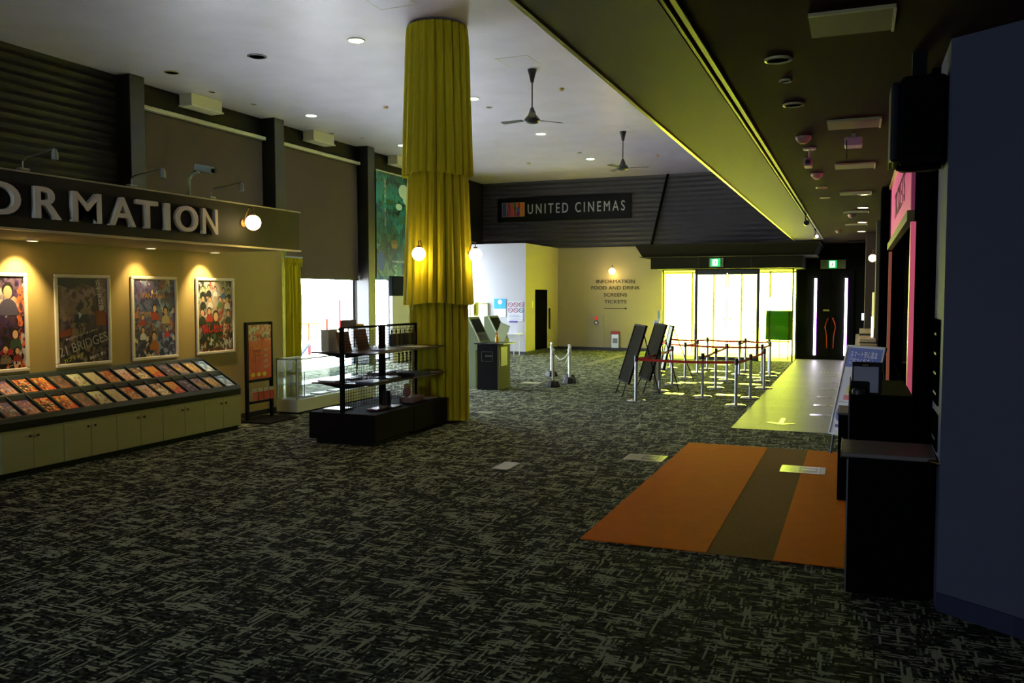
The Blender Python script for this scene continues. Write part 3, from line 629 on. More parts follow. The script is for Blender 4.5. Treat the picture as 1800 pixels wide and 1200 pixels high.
single('shop_sign', MB().box(0, 0, 0, .02, .36, .1).box(.005, .17, -.14, .012, .19, 0), GREY, (-6.42, 9.72, 1.60 - .04), 'small grey plate sign standing above the near gondola top rail', 'sign', bevel=.003)
single('header_card', MB().tube([(0, 0, 0), (0, .3, .06), (0, .62, .04)], .02, 6), mat('#d8c83c', .4), (-6.6, 9.95, ZT + .29), 'curved yellow header strip above the brown display cards', 'display card', smooth=True)
for k in range(6):
    t = thing('hanging_pouch', 'dark hanging pouch on the far grid, %s from the left' % ['first', 'second', 'third', 'fourth', 'fifth', 'sixth'][k], 'pouch', (-6.30, 10.82 + k * .13, 1.25), group='pouches hanging on the far grid')
    obj('bag', MB().box(-.02, 0, 0, .02, .1, .18), [mat('#24332c', .5), mat('#5a5a38', .5), mat('#3a3c30', .5)][k % 3], t, bevel=.01)
    obj('hook', MB().box(-.005, .045, .18, .005, .06, .24), BLACK, t)
for k in range(4):
    single('key_strap', MB().box(0, 0, 0, .01, .025, .15).box(-.005, -.005, .13, .015, .03, .16), INK, (-6.325, 11.1 + k * .12, .98), 'small black strap hanging on the far grid below the shelf, %s along' % ['first', 'second', 'third', 'fourth'][k], 'strap', 'straps hanging below the top shelf')
goods = [(-6.8, 9.72, ZM, .3, .25, .02, '#c8c8cc', 'flat silver packet on the near middle shelf, outer corner'), (-6.75, 10.1, ZM, .25, .3, .015, '#7a7c80', 'grey folder lying on the near middle shelf by the grid'),
         (-6.22, 9.75, ZM, .3, .4, .02, '#88909c', 'bluish glossy pamphlet on the near middle shelf, room side'), (-6.25, 10.25, ZM, .28, .3, .03, '#1c1c20', 'black box file on the middle shelf, room side'),
         (-6.2, 10.85, ZM, .3, .42, .05, '#25252a', 'black stack of goods on the far middle shelf'), (-6.2, 11.35, ZM, .3, .3, .015, '#9aa0a0', 'silver sheet on the far middle shelf by the column'),
         (-6.75, 10.9, ZM, .3, .35, .03, '#a8a4a8', 'pale stack on the far middle shelf, window side'), (-6.25, 10.2, ZT, .3, .35, .012, '#9ca4b4', 'blue-grey glossy sheet on the top shelf, room side'),
         (-6.2, 10.95, ZT, .3, .3, .012, '#dcdccc', 'bright sheet on the top shelf of the far gondola'), (-6.78, 9.8, ZB, .3, .3, .02, '#b8a898', 'beige crumpled packet on the near gondola base'),
         (-6.2, 10.0, ZB, .16, .28, .02, '#8a5048', 'small reddish booklet on the near gondola base'), (-6.18, 10.35, ZB, .2, .26, .012, '#a0a898', 'pale sheet on the gondola base near the joint'),
         (-6.2, 10.9, ZB, .22, .4, .08, '#a07868', 'pinkish box of goods on the far gondola base'), (-6.18, 11.4, ZB, .2, .3, .015, '#c8c0a8', 'cream sheet on the far gondola base by the column')]
for x, y, z, a, b, h, c, lab in goods:
    single('goods_package', MB().box(0, 0, 0, a, b, h), mat(c, .3), (x, y, z), lab, 'package', 'small goods lying on the gondolas', rz=random.Random(lab).uniform(-.12, .12), bevel=.004)
single('canister', MB().lathe([(.055, 0), (.06, .02), (.055, .2), (.06, .22), (1e-6, .22)]), mat('#2c2422', .4), (-6.2, 10.55, ZB), 'dark round canister in front of the middle grid posts', 'canister', smooth=True)
t = thing('plush_toy', 'small pink and yellow toy figure on the far gondola base', 'toy', (-6.1, 10.95, ZB + .082))
obj('body', MB().sphere((0, 0, .07), .06, sz=1.2), mat('#b07868', .8), t, smooth=True); obj('head', MB().sphere((0, 0, .16), .045), mat('#c8b060', .8), t, smooth=True)
# acrylic stand props on middle shelf
single('acrylic_riser', MB().box(0, 0, 0, .12, .12, .3), glass('acrylic', (.85, .9, .9, 1), .2), (-6.72, 9.9, ZM + .021), 'clear acrylic column riser on the near middle shelf', 'riser')

# ------------------------------------------------------------------ curtain column
CX, CY = -6.19, 12.16
struct('trim_7', MB().lathe([(.36, 0), (.36, 6.2)], (CX, CY, 0), 32), mat('#3a3a30', .7), smooth=True)
def tier(z0, z1, r0, r1, n, seed, name):
    """pleated cylindrical skirt: gathered at the top, flaring to the hem"""
    mb = MB(); rnd = random.Random(seed); N = n * 10; rows = 26; g = []
    wob = [rnd.uniform(-.35, .35) for _ in range(n)]; am = [rnd.uniform(.6, 1.25) for _ in range(n)]
    for j in range(rows + 1):
        f = j / rows; z = z1 + (z0 - z1) * f; r = r1 + (r0 - r1) * f
        gather = .35 + .65 * min(1, f * rows / 3.0); row = []
        for i in range(N):
            u = i / N; q = u * n; k = int(q); s = q - k
            A = am[k] * (1 - s) + am[(k + 1) % n] * s
            a = 2 * pi * (u + wob[k] * .004 * sin(pi * s) * (1 + f))
            pl = (abs(sin(pi * s)) ** .7 - .5) * .066 * A * gather + .006 * sin(2 * pi * q * 3 + f * 4) * (1 - .5 * f)
            if f * rows < 2.5: pl += .014 * sin(2 * pi * q * 2)
            rr = r + pl
            zz = z - (.02 * sin(a * 3 + seed) if j == rows else 0)
            row.append(mb.bm.verts.new((rr * cos(a), rr * sin(a), zz)))
        g.append(row)
    for j in range(rows):
        for i in range(N): mb.bm.faces.new((g[j][i], g[j][(i + 1) % N], g[j + 1][(i + 1) % N], g[j + 1][i]))
    return mb
t = thing('column_curtain', 'tall three-tiered mustard yellow pleated curtain wrapped around the round column', 'curtain', (CX, CY, 0))
obj('lower_tier', tier(.03, 1.98, .455, .44, 22, 1, 'l'), YEL, t, smooth=True, solid=.008)
obj('middle_tier', tier(1.86, 4.0, .53, .445, 22, 2, 'm'), YEL, t, smooth=True, solid=.008)
obj('upper_tier', tier(3.86, 6.16, .53, .455, 22, 3, 'u'), YEL, t, smooth=True, solid=.008)
globe_lamp((CX, CY - .50, 2.62), 0, 'glowing globe lamp on the front of the yellow curtain column', r=.105, out=.15, power=9)
globe_lamp((CX + .50, CY, 2.62), R(90), 'glowing globe lamp on the right side of the yellow curtain column', r=.105, out=.15, power=9)

# ------------------------------------------------------------------ back wall items
globe_lamp((-8.16, 29.88, 2.84), 0, 'glowing globe lamp on the cream wall above the direction lettering', r=.12, out=.2, power=14)
t = thing('wall_lettering', 'brown direction lettering with an arrow painted on the cream back wall', 'lettering', (-8.09, 29.895, 0))
LT = mat('#2c2416', .6)
for s, z, wd in (('INFORMATION', 2.42, 1.42), ('FOOD AND DRINK', 2.19, 1.80), ('SCREENS', 1.94, .86), ('TICKETS', 1.69, .82)):
    text('line', s, LT, t, -wd / 2, z, .125, 0, depth=.008, width=wd)
mb = MB(); mb.box(-.42, -.008, 1.50, .36, 0, 1.525); mb.prism([(.36, -.008, 1.465), (.36, -.008, 1.56), (.44, -.008, 1.5125)], (0, .008, 0)); obj('arrow', mb, LT, t)
t = thing('fire_hydrant_cabinet', 'pale flush fire hydrant cabinet with red lamp on the cream wall', 'cabinet', (-9.12, 29.9, 0))
obj('upper_panel', MB().box(.02, -.02, .86, .6, 0, 1.28), mat('#a79f80', .55), t, bevel=.004)
obj('door', MB().box(.0, -.03, .06, .62, 0, .84), mat('#a79f80', .55), t, bevel=.006)
obj('red_lamp', MB().sphere((.33, -.075, 1.15), .055), mat('#e01818', .3, emit=.6), t, smooth=True)
obj('alarm_button', MB().lathe([(.085, 0), (.085, -.02), (.06, -.02), (.06, -.01), (1e-6, -.01)], (.33, -.02, .99), axis='y'), [mat('#303848', .4)], t, smooth=True)
obj('button_face', MB().lathe([(.05, -.03), (1e-6, -.032)], (.33, -.02, .99), axis='y'), WHITE, t)
t = thing('fire_extinguisher_box', 'steel fire extinguisher box with red top band on the cream wall', 'box', (-8.22, 29.9, .08))
obj('body', MB().box(0, -.1, 0, .3, 0, .52), mat('#9a9a90', .3, .8), t, bevel=.02); obj('red_band', MB().box(0, -.105, .52, .3, 0, .6), RED, t, bevel=.005)
obj('recess', MB().box(.06, -.108, .18, .24, -.1, .36), mat('#55564e', .3, .8), t)
d1 = struct('door_1', MB().box(-10.285, 27.5, 0, -10.255, 28.66, 2.18), mat('#060606', 1, spec=0))
obj('door_handle', MB().box(0, 0, 0, .05, .06, .74), mat('#2a2412', .4), d1, loc=(-10.27, 28.86, .78))
tag(obj('switch_plate', MB().box(0, 0, 0, .015, .14, .22), mat('#d8cf70', .4), loc=(-10.28, 27.12, 1.56), bevel=.003), 'small yellow-lit switch plate left of the narrow black door', 'switch')  # entrance yellow put into the plate colour
t = thing('wall_poster', 'sky blue and white notice poster on the bright white wall', 'poster', (-11.42, 26.575, 1.25))
obj('sheet', MB().box(0, -.01, 0, .44, 0, .62), mat('#e8ecf0', .5), t); obj('blue_field', MB().box(0, -.013, .28, .44, -.01, .62), mat('#38a8dc', .5), t)
obj('emblem', MB().disc(.22, .51, .08, .08, -.015), mat('#e8f4fc', .5), t)
t = thing('rules_notice', 'white notice with six round prohibition symbols on the bright wall', 'notice', (-10.9, 26.575, 1.12))
obj('sheet', MB().box(-.03, -.006, 0, .53, 0, .66), mat('#dcdce6', .5), t)
for k in range(6):
    x, z = .05 + .195 * (k % 3) + .03, .55 - .19 * (k // 3)
    c = '#a04868' if k < 5 else '#206878'
    obj('symbol', MB().lathe([(.085, 0), (.085, -.006), (.066, -.006), (.066, 0), (.085, 0)], (x, -.006, z), axis='y'), mat(c, .5), t)
    o = obj('symbol_bar', MB().box(-.07, -.005, -.008, .07, 0, .008, Matrix.Translation((x, -.006, z)) @ Matrix.Rotation(R(40), 4, 'Y')), mat(c, .5), t)
for k in range(4): obj('text_line', MB().rect(.03, .04 + k * .05, .46 - .05 * (k % 2), .058 + k * .05, -.008), mat('#9aa0b4', .6), t)
t = thing('doorway_panel', 'cream panel painted as a yellow-lit doorway in the white wall behind the ticket machines', 'door', (-12.3, 26.575, 0))
obj('leaf', MB().box(0, -.03, 0, .64, 0, 1.68), mat('#ddd8b0', .5), t); obj('frame', MB().box(-.03, -.04, 0, 0, 0, 1.71).box(.64, -.04, 0, .67, 0, 1.71).box(-.03, -.04, 1.68, .67, 0, 1.72), mat('#a8a468', .5), t)  # yellowish light in the doorway put into the leaf colour
# folding table
t = thing('folding_table', 'white folding table with tubular legs against the bright white wall', 'table', (-11.75, 25.75, 0))
obj('tabletop', MB().box(0, 0, .70, 1.5, .6, .73), WHITE, t, bevel=.008)
for x in (.12, 1.36):
    for y in (.06, .54): obj('leg', MB().tube([(x, y, 0), (x, y, .7)], .014, 8), mat('#d8d8dc', .3, .3), t)
    obj('crossbar', MB().tube([(x, .06, .16), (x, .54, .16)], .01, 8), mat('#d8d8dc', .3, .3), t)
obj('apron', MB().box(.1, .02, .62, 1.4, .05, .70), mat('#c4c6d0', .5), t)
obj('brace', MB().tube([(1.36, .08, .42), (1.1, .08, .69)], .009, 6), mat('#d8d8dc', .3, .3), t)
ts_ = leaning('table_sign', -10.65, 26.0, .732, .30, .42, [mat('#e0e0ec', .5)], 'white upright notice with blue-violet header at the table end', 'sign', 0, 8)
obj('header_strip', MB().box(0, -.006, .36, .3, -.001, .42, Matrix.Rotation(R(-8), 4, 'X')), mat('#6a58b8', .5), ts_)
leaning('notice_card', -11.55, 26.0, .732, .26, .26, mat('#dcdce4', .5), 'small white booklet standing open on the folding table', 'booklet', 0, 10)
single('desk_clock', MB().sphere((0, 0, .06), .06).box(-.05, -.03, 0, .05, .03, .03), mat('#20202a', .4), (-11.16, 26.0, .732), 'small round black object beside the white booklet on the table', 'clock', smooth=True)

# ticket machines and podium
def kiosk(loc, label):
    t = thing('ticket_machine', label, 'ticket machine', loc, group='ticket machines behind the column')
    mm = mat('#707c5e', .6, spec=.2); prof = [(.0, 0, 0), (.0, 0, 1.5), (.12, 0, 1.52), (.40, 0, .98), (.40, 0, .84), (.30, 0, .80), (.30, 0, 0)]
    obj('body', MB().prism(prof, (0, .55, 0)), mm, t, bevel=.01)
    a = Vector((.12, 0, 1.52)); b = Vector((.40, 0, .98)); n = Vector((.888, 0, .46)); d = (b - a)
    p = [a + d * .1 + n * .004, a + d * .62 + n * .004]
    obj('screen', MB().prism([(p[0].x, .06, p[0].z), (p[1].x, .06, p[1].z), (p[1].x, .49, p[1].z), (p[0].x, .49, p[0].z)], tuple(n * .004)), mat('#141a18', .2), t)
    p = [a + d * .72 + n * .004, a + d * .95 + n * .004]
    obj('slot_panel', MB().prism([(p[0].x, .1, p[0].z), (p[1].x, .1, p[1].z), (p[1].x, .45, p[1].z), (p[0].x, .45, p[0].z)], tuple(n * .004)), BLACKG, t)
    obj('side_trim', MB().prism([(.10, -.006, 1.50), (.40, -.006, .94), (.40, -.006, .98), (.12, -.006, 1.53)], (0, .006, 0)), mat('#c8d0b0', .35), t)
    obj('cash_door', MB().box(.302, .12, .35, .312, .43, .7), BLACKG, t)
    return t
kiosk((-7.92, 16.75, 0), 'grey-green slanted ticket machine nearest the yellow column')
kiosk((-7.95, 17.9, 0), 'grey-green slanted ticket machine behind the nearer machine')
single('price_flag', MB().box(0, 0, 0, .02, .2, .26).box(.03, .02, .04, .045, .16, .3), mat('#b8b42c', .5), (-7.93, 17.3, 1.53), 'bunch of yellow price flags above the ticket machines', 'flag')
single('menu_card', MB().box(.1, 0, -1.0, .12, .012, .05).box(0, -.1, -1.0, .22, .1, -.98).box(0, 0, 0, .24, .012, .42, Matrix.Rotation(R(22), 4, 'Y')), mat('#98a078', .5), (-7.6, 17.7, 1.0), 'tilted pale green card beside the ticket machines', 'card')
t = thing('podium', 'black podium desk with yellow light painted on its side and overhanging dark top', 'podium', (-7.43, 16.38, 0))
obj('body', MB().box(0, 0, .0, .47, .62, .96), mat('#0c0c0c', .8, spec=.1), t, bevel=.004)
obj('side_panel', MB().box(.47, .0, .0, .50, .62, .96), mat('#5a5834', .7, spec=.15), t, bevel=.003)  # olive puts the entrance's yellow light into this side's colour
obj('top', MB().box(-.05, -.05, .96, .62, .68, .985), mat('#1c201c', .3), t, bevel=.005)
obj('emblem_frame', MB().box(.1, -.006, .60, .36, 0, .61).box(.1, -.006, .80, .36, 0, .81).box(.1, -.006, .6, .11, 0, .81).box(.35, -.006, .6, .36, 0, .81), mat('#3c3c38', .5), t)
text('lettering', 'TICKET', mat('#6a6a60', .5), t, .18, .70, .035, -.001, depth=.004)
obj('notice', MB().box(.501, .1, .5, .505, .45, .9), mat('#b8b490', .5), t)
t = thing('spray_bottle', 'amber spray bottle with a red trigger on the black podium', 'bottle', (-7.12, 16.72, .985))
obj('bottle', MB().lathe([(.035, 0), (.038, .02), (.038, .10), (.015, .15), (.015, .17), (1e-6, .17)]), mat('#d89420', .2), t, smooth=True)
obj('trigger', MB().box(-.03, -.012, .17, .02, .012, .21).box(-.035, -.008, .13, -.025, .008, .18), mat('#c03818', .4), t, bevel=.004)

# white rope posts
def rope_post(loc, label, h=.84):
    t = thing('rope_post', label, 'post', loc, group='white chain posts on black bases')
    obj('base', MB().lathe([(.16, 0), (.16, .03), (.12, .12), (.05, .14), (1e-6, .14)], n=8), mat('#151515', .5), t)
    obj('post', MB().lathe([(.032, .12), (.032, h - .08), (.02, h - .07), (1e-6, h - .07)], n=14), mat('#d8d8c8', .4), t, smooth=True)
    obj('ball', MB().sphere((0, 0, h - .035), .036, 14, 8), WHITE, t, smooth=True)
    obj('hook_collar', MB().lathe([(.04, h - .16), (.044, h - .14), (.04, h - .12)], n=12), mat('#c8c8b8', .4), t, smooth=True)
    return t
RP = [((-7.28, 20.5, 0), 'white chain post with a black base, farther left one of the four'), ((-6.12, 17.5, 0), 'white chain post with a black base, nearest of the four'), ((-6.28, 19.1, 0), 'white chain post with a black base, farther right one of the four'), ((-6.02, 18.35, 0), 'white chain post with a black base, second nearest of the four')]
RP[0] = ((-6.95, 19.75, 0), RP[0][1])
for l, n in RP: rope_post(l, n)
def chain(a, b, sag, label):
    a, b = Vector(a), Vector(b); n = 30; mb = MB(); pts = [a.lerp(b, i / n) - Vector((0, 0, sag * 4 * (i / n) * (1 - i / n))) for i in range(n + 1)]
    for i in range(n): mb.tube([pts[i].lerp(pts[i + 1], .05), pts[i].lerp(pts[i + 1], .5), pts[i].lerp(pts[i + 1], .95)], [.006, .013, .006], 6)
    tag(obj('plastic_chain', mb, mat('#d0d0c0', .4), smooth=True), label, 'chain', 'white chains between the posts')
chain((-6.12, 17.54, .70), (-6.02, 18.31, .70), .3, 'white plastic chain sagging between the two nearest posts')
chain((-6.95, 19.75, .70), (-6.28, 19.1, .70), .25, 'white plastic chain sagging between the two farther posts')

# ------------------------------------------------------------------ UNITED CINEMAS sign
t = thing('cinema_sign', 'long black sign board reading UNITED CINEMAS on the corrugated wall', 'sign', (-12.62, 29.72, 4.72))
obj('board', MB().box(0, 0, 0, 5.12, .1, .86), mat('#08080a', .6, spec=.2), t, bevel=.01)
text('lettering', 'UNITED CINEMAS', mat('#b4b8bc', .45), t, 1.22, .27, .36, -.002, depth=.03, width=3.68, space=1.45)
mb = MB(); cols = ['#1c50a0', '#a01c50', '#c84828', '#88304c', '#1c7a40', '#c8401c', '#d87818', '#2858a8', '#701c60']
for i, (x0, z0, x1, z1) in enumerate(((0, 0, .16, .52), (.18, 0, .34, .52), (.36, 0, .44, .52), (.46, 0, .56, .3), (.42, .34, .54, .52), (.57, .34, .66, .52), (.72, 0, .88, .52), (.58, .16, .70, .32), (.56, 0, .70, .14))):
    mb.mi = i; mb.box(x0, -.02 - i * .001, z0, x1, 0, z1, Matrix.Translation((.2, 0, .19)))
obj('emblem', mb, [mat(c, .5) for c in cols], t)
mb = MB()
for x in (0, .17, .35, .45, .56, .71, .88): mb.box(.2 + x - .005, -.034, .19, .2 + x + .005, 0, .71)
mb.box(.2, -.034, .19, 1.08, 0, .20); mb.box(.2, -.034, .70, 1.08, 0, .71); mb.box(.38, -.034, .19, .52, -.02, .2); mb.tube([(.38, -.03, .68), (.50, -.03, .22)], .006, 4)
obj('emblem_outline', mb, mat('#c8b070', .4), t)
tag(obj('brace_pipe', MB().tube([(-6.2, 29.75, 6.2), (-6.78, 29.72, 3.62)], .045), mat('#0c0b0a', .9, spec=.05), smooth=True), 'dark slanting brace pipe on the corrugated wall right of the cinema sign', 'pipe')

# ------------------------------------------------------------------ entrance canopy and vestibule
CAN = mat('#24220f', .75, spec=.12, name='canopy_dark_olive')
mb = MB()
A = [(-6.24, 25.30, 3.46), (-1.02, 25.30, 3.46)]; B = [(-6.19 + .1, 25.6, 3.16), (-1.16, 25.6, 3.16)]
v = [mb.bm.verts.new(p) for p in [(-6.24, 25.3, 3.46), (-1.02, 25.3, 3.46), (-1.16, 25.62, 3.15), (-6.10, 25.62, 3.15), (-6.24, 29.8, 3.46), (-1.02, 27.98, 3.46), (-1.16, 27.98, 3.15), (-6.10, 29.8, 3.15)]]
for f in ((0, 1, 2, 3), (1, 5, 6, 2), (0, 3, 7, 4), (0, 4, 5, 1), (3, 2, 6, 7), (4, 7, 6, 5)): mb.bm.faces.new([v[i] for i in f])
can = thing('entrance_canopy', 'dark olive stepped canopy above the yellow glass entrance', 'canopy', (0, 0, 0))
obj('cornice', mb, CAN, can); obj('ledge', MB().box(-6.16, 25.5, 3.13, -1.10, 27.98, 3.15), CAN, can)
obj('top_lip', MB().box(-6.20, 25.22, 3.46, -1.0, 27.98, 3.50), CAN, can)
obj('box', MB().box(-5.95, 26.1, 2.79, -1.50, 27.98, 3.13), CAN, can)
obj('panel_joint', MB().box(-4.50, 26.095, 2.79, -4.485, 26.1, 3.13).box(-2.95, 26.095, 2.79, -2.935, 26.1, 3.13), mat('#191810', .6), can)
YG = glass('yellow_film_glass', (.90, .92, .06, 1), .04); CG = glass('entrance_clear_glass', (.95, .97, .9, 1), .04)
DF = mat('#2a2a20', .4)
v0, v1, vy = -5.70, -1.77, 26.7
mb = MB()
for x in (v0, v1 - .04): mb.box(x, vy, 0, x + .04, vy + .05, 2.79)
for x in (-4.66, -2.78): mb.box(x - .03, vy, 0, x + .03, vy + .05, 2.79)
mb.box(-4.66, vy, 2.66, -2.78, vy + .06, 2.79); mb.box(v0, vy, 2.77, v1, vy + .05, 2.80); mb.box(-4.66, vy, 0, -2.78, vy + .05, .03)
o = struct('window_5', mb, DF)
for a, b in ((v0 + .04, -4.69), (-2.75, v1 - .04)): obj('pane', MB().quad((a, vy + .02, 0), (b, vy + .02, 0), (b, vy + .02, 2.77), (a, vy + .02, 2.77)), YG, o)
obj('pane', MB().quad((v1, vy, 0), (v1, 28.0, 0), (v1, 28.0, 2.79), (v1, vy, 2.79)), YG, o)
obj('corner_post', MB().box(v1 - .02, 27.96, 0, v1 + .02, 28.0, 2.79), DF, o)
for n, (a, b) in enumerate(((-4.63, -3.73), (-3.70, -2.81))):
    fr = MB(); s = .025
    fr.box(a, vy + .01, .0, b, vy + .045, .10); fr.box(a, vy + .01, 2.62, b, vy + .045, 2.66); fr.box(a, vy + .01, .1, a + s, vy + .045, 2.62); fr.box(b - s, vy + .01, .1, b, vy + .045, 2.62)
    d = struct('door_%d' % (n + 2), fr, DF)
    obj('pane', MB().quad((a + s, vy + .03, .10), (b - s, vy + .03, .10), (b - s, vy + .03, 2.62), (a + s, vy + .03, 2.62)), YG, d)
    hx = (b - .10) if n == 0 else (a + .06)
    obj('caution_sticker', MB().prism([(hx, vy + .015, 1.23), (hx + .06, vy + .015, 1.23), (hx + .03, vy + .015, 1.30)], (0, .004, 0)), mat('#6a6a30', .5), d)
    ex = (a + .06) if n == 0 else (b - .10)
    obj('latch', MB().box(ex, vy - .005, .83, ex + .03, vy + .02, .91), mat('#8a7a28', .4), d)
# outer glass line of the vestibule
mb = MB()
for x in (-6.4, -5.4, -4.66, -3.72, -2.78, v1 - .04): mb.box(x, 30.1, 0, x + .05, 30.16, 2.8)
mb.box(-6.4, 30.1, 2.74, v1, 30.16, 2.82)
o = struct('window_6', mb, mat('#8a8a78', .4)); obj('pane', MB().quad((-6.4, 30.13, 0), (v1, 30.13, 0), (v1, 30.13, 2.75), (-6.4, 30.13, 2.75)), CG, o)
obj('pane', MB().quad((v0, vy + .06, 0), (-6.4, 29.9, 0), (-6.4, 29.9, 2.79), (v0, vy + .06, 2.79)), YG, o)
struct('wall_back', MB().box(-6.4, 30.02, 2.8, v1, 30.2, 3.72), mat('#d8d4b8', .7))
struct('floor', MB().prism([(v0, 26.7, 0), (v1, 26.7, 0), (v1, 30.3, 0), (-6.4, 30.3, 0)], (0, 0, .006)), mat('#8f8d84', .6, var=.1, bscale=8))
struct('ceiling', MB().prism([(v0, 26.75, 2.79), (v1, 26.75, 2.79), (v1, 30.1, 2.79), (-6.4, 30.1, 2.79)], (0, 0, .03)), mat('#d8d8c8', .7))
t = thing('easel_board', 'dark green board on an easel standing inside the glass entrance', 'easel', (-2.65, 27.6, 0))
obj('board', MB().box(0, 0, .60, .78, .03, 1.52, Matrix.Rotation(R(-6), 4, 'X')), mat('#1e7a3a', .6), t)
for x in (.1, .68): obj('leg', MB().tube([(x, -.03, 0), (x, .14, 1.5)], .014, 6), mat('#30301c', .5), t)
obj('leg', MB().tube([(.39, .55, 0), (.39, .16, 1.4)], .014, 6), mat('#30301c', .5), t)
obj('tray', MB().box(.04, -.02, .54, .74, .06, .57), mat('#30301c', .5), t)
def exit_sign(loc, label, w0, w1, wide):
    t = thing('exit_sign', label, 'exit sign', loc, group='green exit signs')
    obj('backing', MB().box(-wide, 0, 0, wide, .03, .27), mat('#8a8a6a', .5), t)
    obj('lit_face', MB().box(w0, -.03, .02, w1, 0, .25), mat('#18c864', .4, emit=1.3), t)
    mb = MB(); c = (w0 + w1) / 2 - .01
    mb.rect(c - .07, .04, c + .07, .23, -.031); obj('doorway_symbol', mb, mat('#f0fff4', .4, emit=3.5), t)
    mb = MB(); mb.disc(c + .01, .195, .016, .016, -.033, 10)
    mb.quad((c - .02, -.033, .11), (c + .015, -.033, .11), (c + .03, -.033, .175), (c - .0, -.033, .175)); mb.quad((c - .045, -.033, .055), (c - .02, -.033, .05), (c + .012, -.033, .12), (c - .012, -.033, .12)); mb.quad((c + .0, -.033, .11), (c + .03, -.033, .11), (c + .05, -.033, .055), (c + .03, -.033, .055))
    obj('running_figure', mb, mat('#0c8c44', .4, emit=.5), t)
    return t
t = exit_sign((-3.95, 26.05, 2.83), 'small green and white exit sign on the front of the canopy', -.16, .12, .21)
text('lettering', '非常口', mat('#404038', .5), t, .13, .08, .05, -.002, depth=.003, width=.07)
exit_sign((-.72, 27.95, 2.80), 'green exit sign with wide olive backing above the dark double door', -.12, .10, .36)

# dark double door with neon bars
DD = mat('#0c0c0a', .7, spec=.12)
for n, (a, b) in enumerate(((-1.45, -.77), (-.76, -.10))):
    d = struct('door_%d' % (n + 4), MB().box(a, 27.95, .01, b, 27.995, 2.75), DD, bevel=.004)
    s = 1 if n == 0 else -1; x = -.86 if n == 0 else -.66
    pts = [(x + s * .04, 27.90, 1.30), (x - s * .03, 27.88, 1.12), (x - s * .05, 27.88, 1.0), (x - s * .02, 27.88, .86), (x - s * .0, 27.88, .7), (x + s * .01, 27.90, .36)]
    obj('handle', MB().tube(pts, .014, 8), mat('#c03820', .35, .3), d, smooth=True)
obj_ = tag(obj('door_plaque', MB().box(0, 0, 0, .18, .01, .05), mat('#b8b060', .4), loc=(-.98, 27.935, 1.50)), 'small pale plaque on the left leaf of the dark double door', 'plaque')
NEO = mat('#f4eaff', .4, emit=11, name='neon_white_violet'); NV = mat('#b030ff', .4, emit=1.2, name='fringe_violet')
for i, x in enumerate((-1.21, -.33)):
    t = thing('light_bar', 'tall white-violet vertical light bar %s of the dark double door' % ('left' if i == 0 else 'right'), 'light bar', (x, 27.93, .14), group='light bars on the dark door')
    obj('tube', MB().box(-.035, -.03, 0, .035, 0, 2.37), NEO, t, bevel=.01)
    obj('violet_fringe', MB().box(.036, -.025, 0, .05, 0, 2.37), NV, t)  # lens colour fringe drawn as a glowing strip
    area('bar_light', (x, 27.84, 1.3), (-R(90), 0, 0), .06, 2.3, 6, (.86, .78, 1))

# ------------------------------------------------------------------ mats and floor stickers
for x0, x1, lab in ((-2.07, -1.05, 'large orange floor mat, the wider one left of the brown strip'), (-.55, .34, 'orange floor mat running in beside the black counters')):
    tag(obj('floor_mat', MB().box(x0, 6.6, 0, x1, 11.5, .008), ORANGE, bevel=.002), lab, 'mat', 'orange floor mats')
tag(obj('floor_mat', MB().box(-1.05, 6.6, 0, -.55, 11.5, .006), BROWNM), 'speckled brown floor mat strip between the two orange mats', 'mat')
GS = mat('#e6e4d4', .22, name='laminated_paper'); GSD = mat('#3c4044', .3)
def sticker(x, y, w_, l_, label, name='floor_sticker', z=.006, rz=0, group='laminated floor stickers'):
    t = thing(name, label, 'floor sticker', (x, y, z), rz, group)
    obj('sheet', MB().box(0, 0, 0, w_, l_, .002), GS, t); return t
def detail(t, w_, l_):
    obj('printed_box', MB().box(w_ * .42, l_ * .2, .002, w_ * .84, l_ * .82, .003), GSD, t)
    obj('printed_line', MB().box(w_ * .47, l_ * .42, .003, w_ * .79, l_ * .56, .0035), GS, t)
    obj('footprint_symbol', MB().box(w_ * .1, l_ * .2, .002, w_ * .16, l_ * .8, .003).box(w_ * .2, l_ * .3, .002, w_ * .34, l_ * .7, .003), mat('#9a9a60', .3), t)
    obj('printed_bar', MB().box(w_ * .88, l_ * .15, .002, w_ * .90, l_ * .85, .003), GSD, t)
detail(sticker(-2.62, 10.05, .48, .40, 'printed floor sticker on the carpet left of the orange mat', z=.001), .48, .40)
detail(sticker(-.78, 9.97, .48, .40, 'printed floor sticker lying across the brown and orange mats', z=.009), .48, .40)
sticker(-3.88, 8.94, .2, .42, 'plain bright white floor sticker alone on the near carpet', z=.001)
sticker(-7.05, 17.95, .42, .3, 'pale floor sticker beside the white chain posts', z=.001)
sticker(-6.0, 13.1, .3, .2, 'pale floor sticker just behind the yellow curtain column', z=.001)
tag(obj('worn_strip', MB().box(-7.3, 23.2, .001, -7.05, 27.6, .003), mat('#6e6848', .8)), 'olive strip inlaid in the carpet toward the cream wall', 'floor strip')
for k, (x, y) in enumerate(((-3.62, 17.05), (-2.62, 17.2), (-3.75, 19.3), (-3.3, 19.5), (-4.0, 22.3), (-3.55, 22.6), (-3.3, 20.9), (-2.75, 21.9), (-2.45, 21.2), (-2.45, 19.5), (-3.75, 24.7), (-2.3, 22.6))):
    sticker(x, y, .5 if k % 2 else .4, .26, 'glossy white queue sticker in the stanchion lanes, %s counting from the nearest' % ['first', 'second', 'third', 'fourth', 'fifth', 'sixth', 'seventh', 'eighth', 'ninth', 'tenth', 'eleventh', 'twelfth'][k], z=.001, group='queue stickers in the lanes')
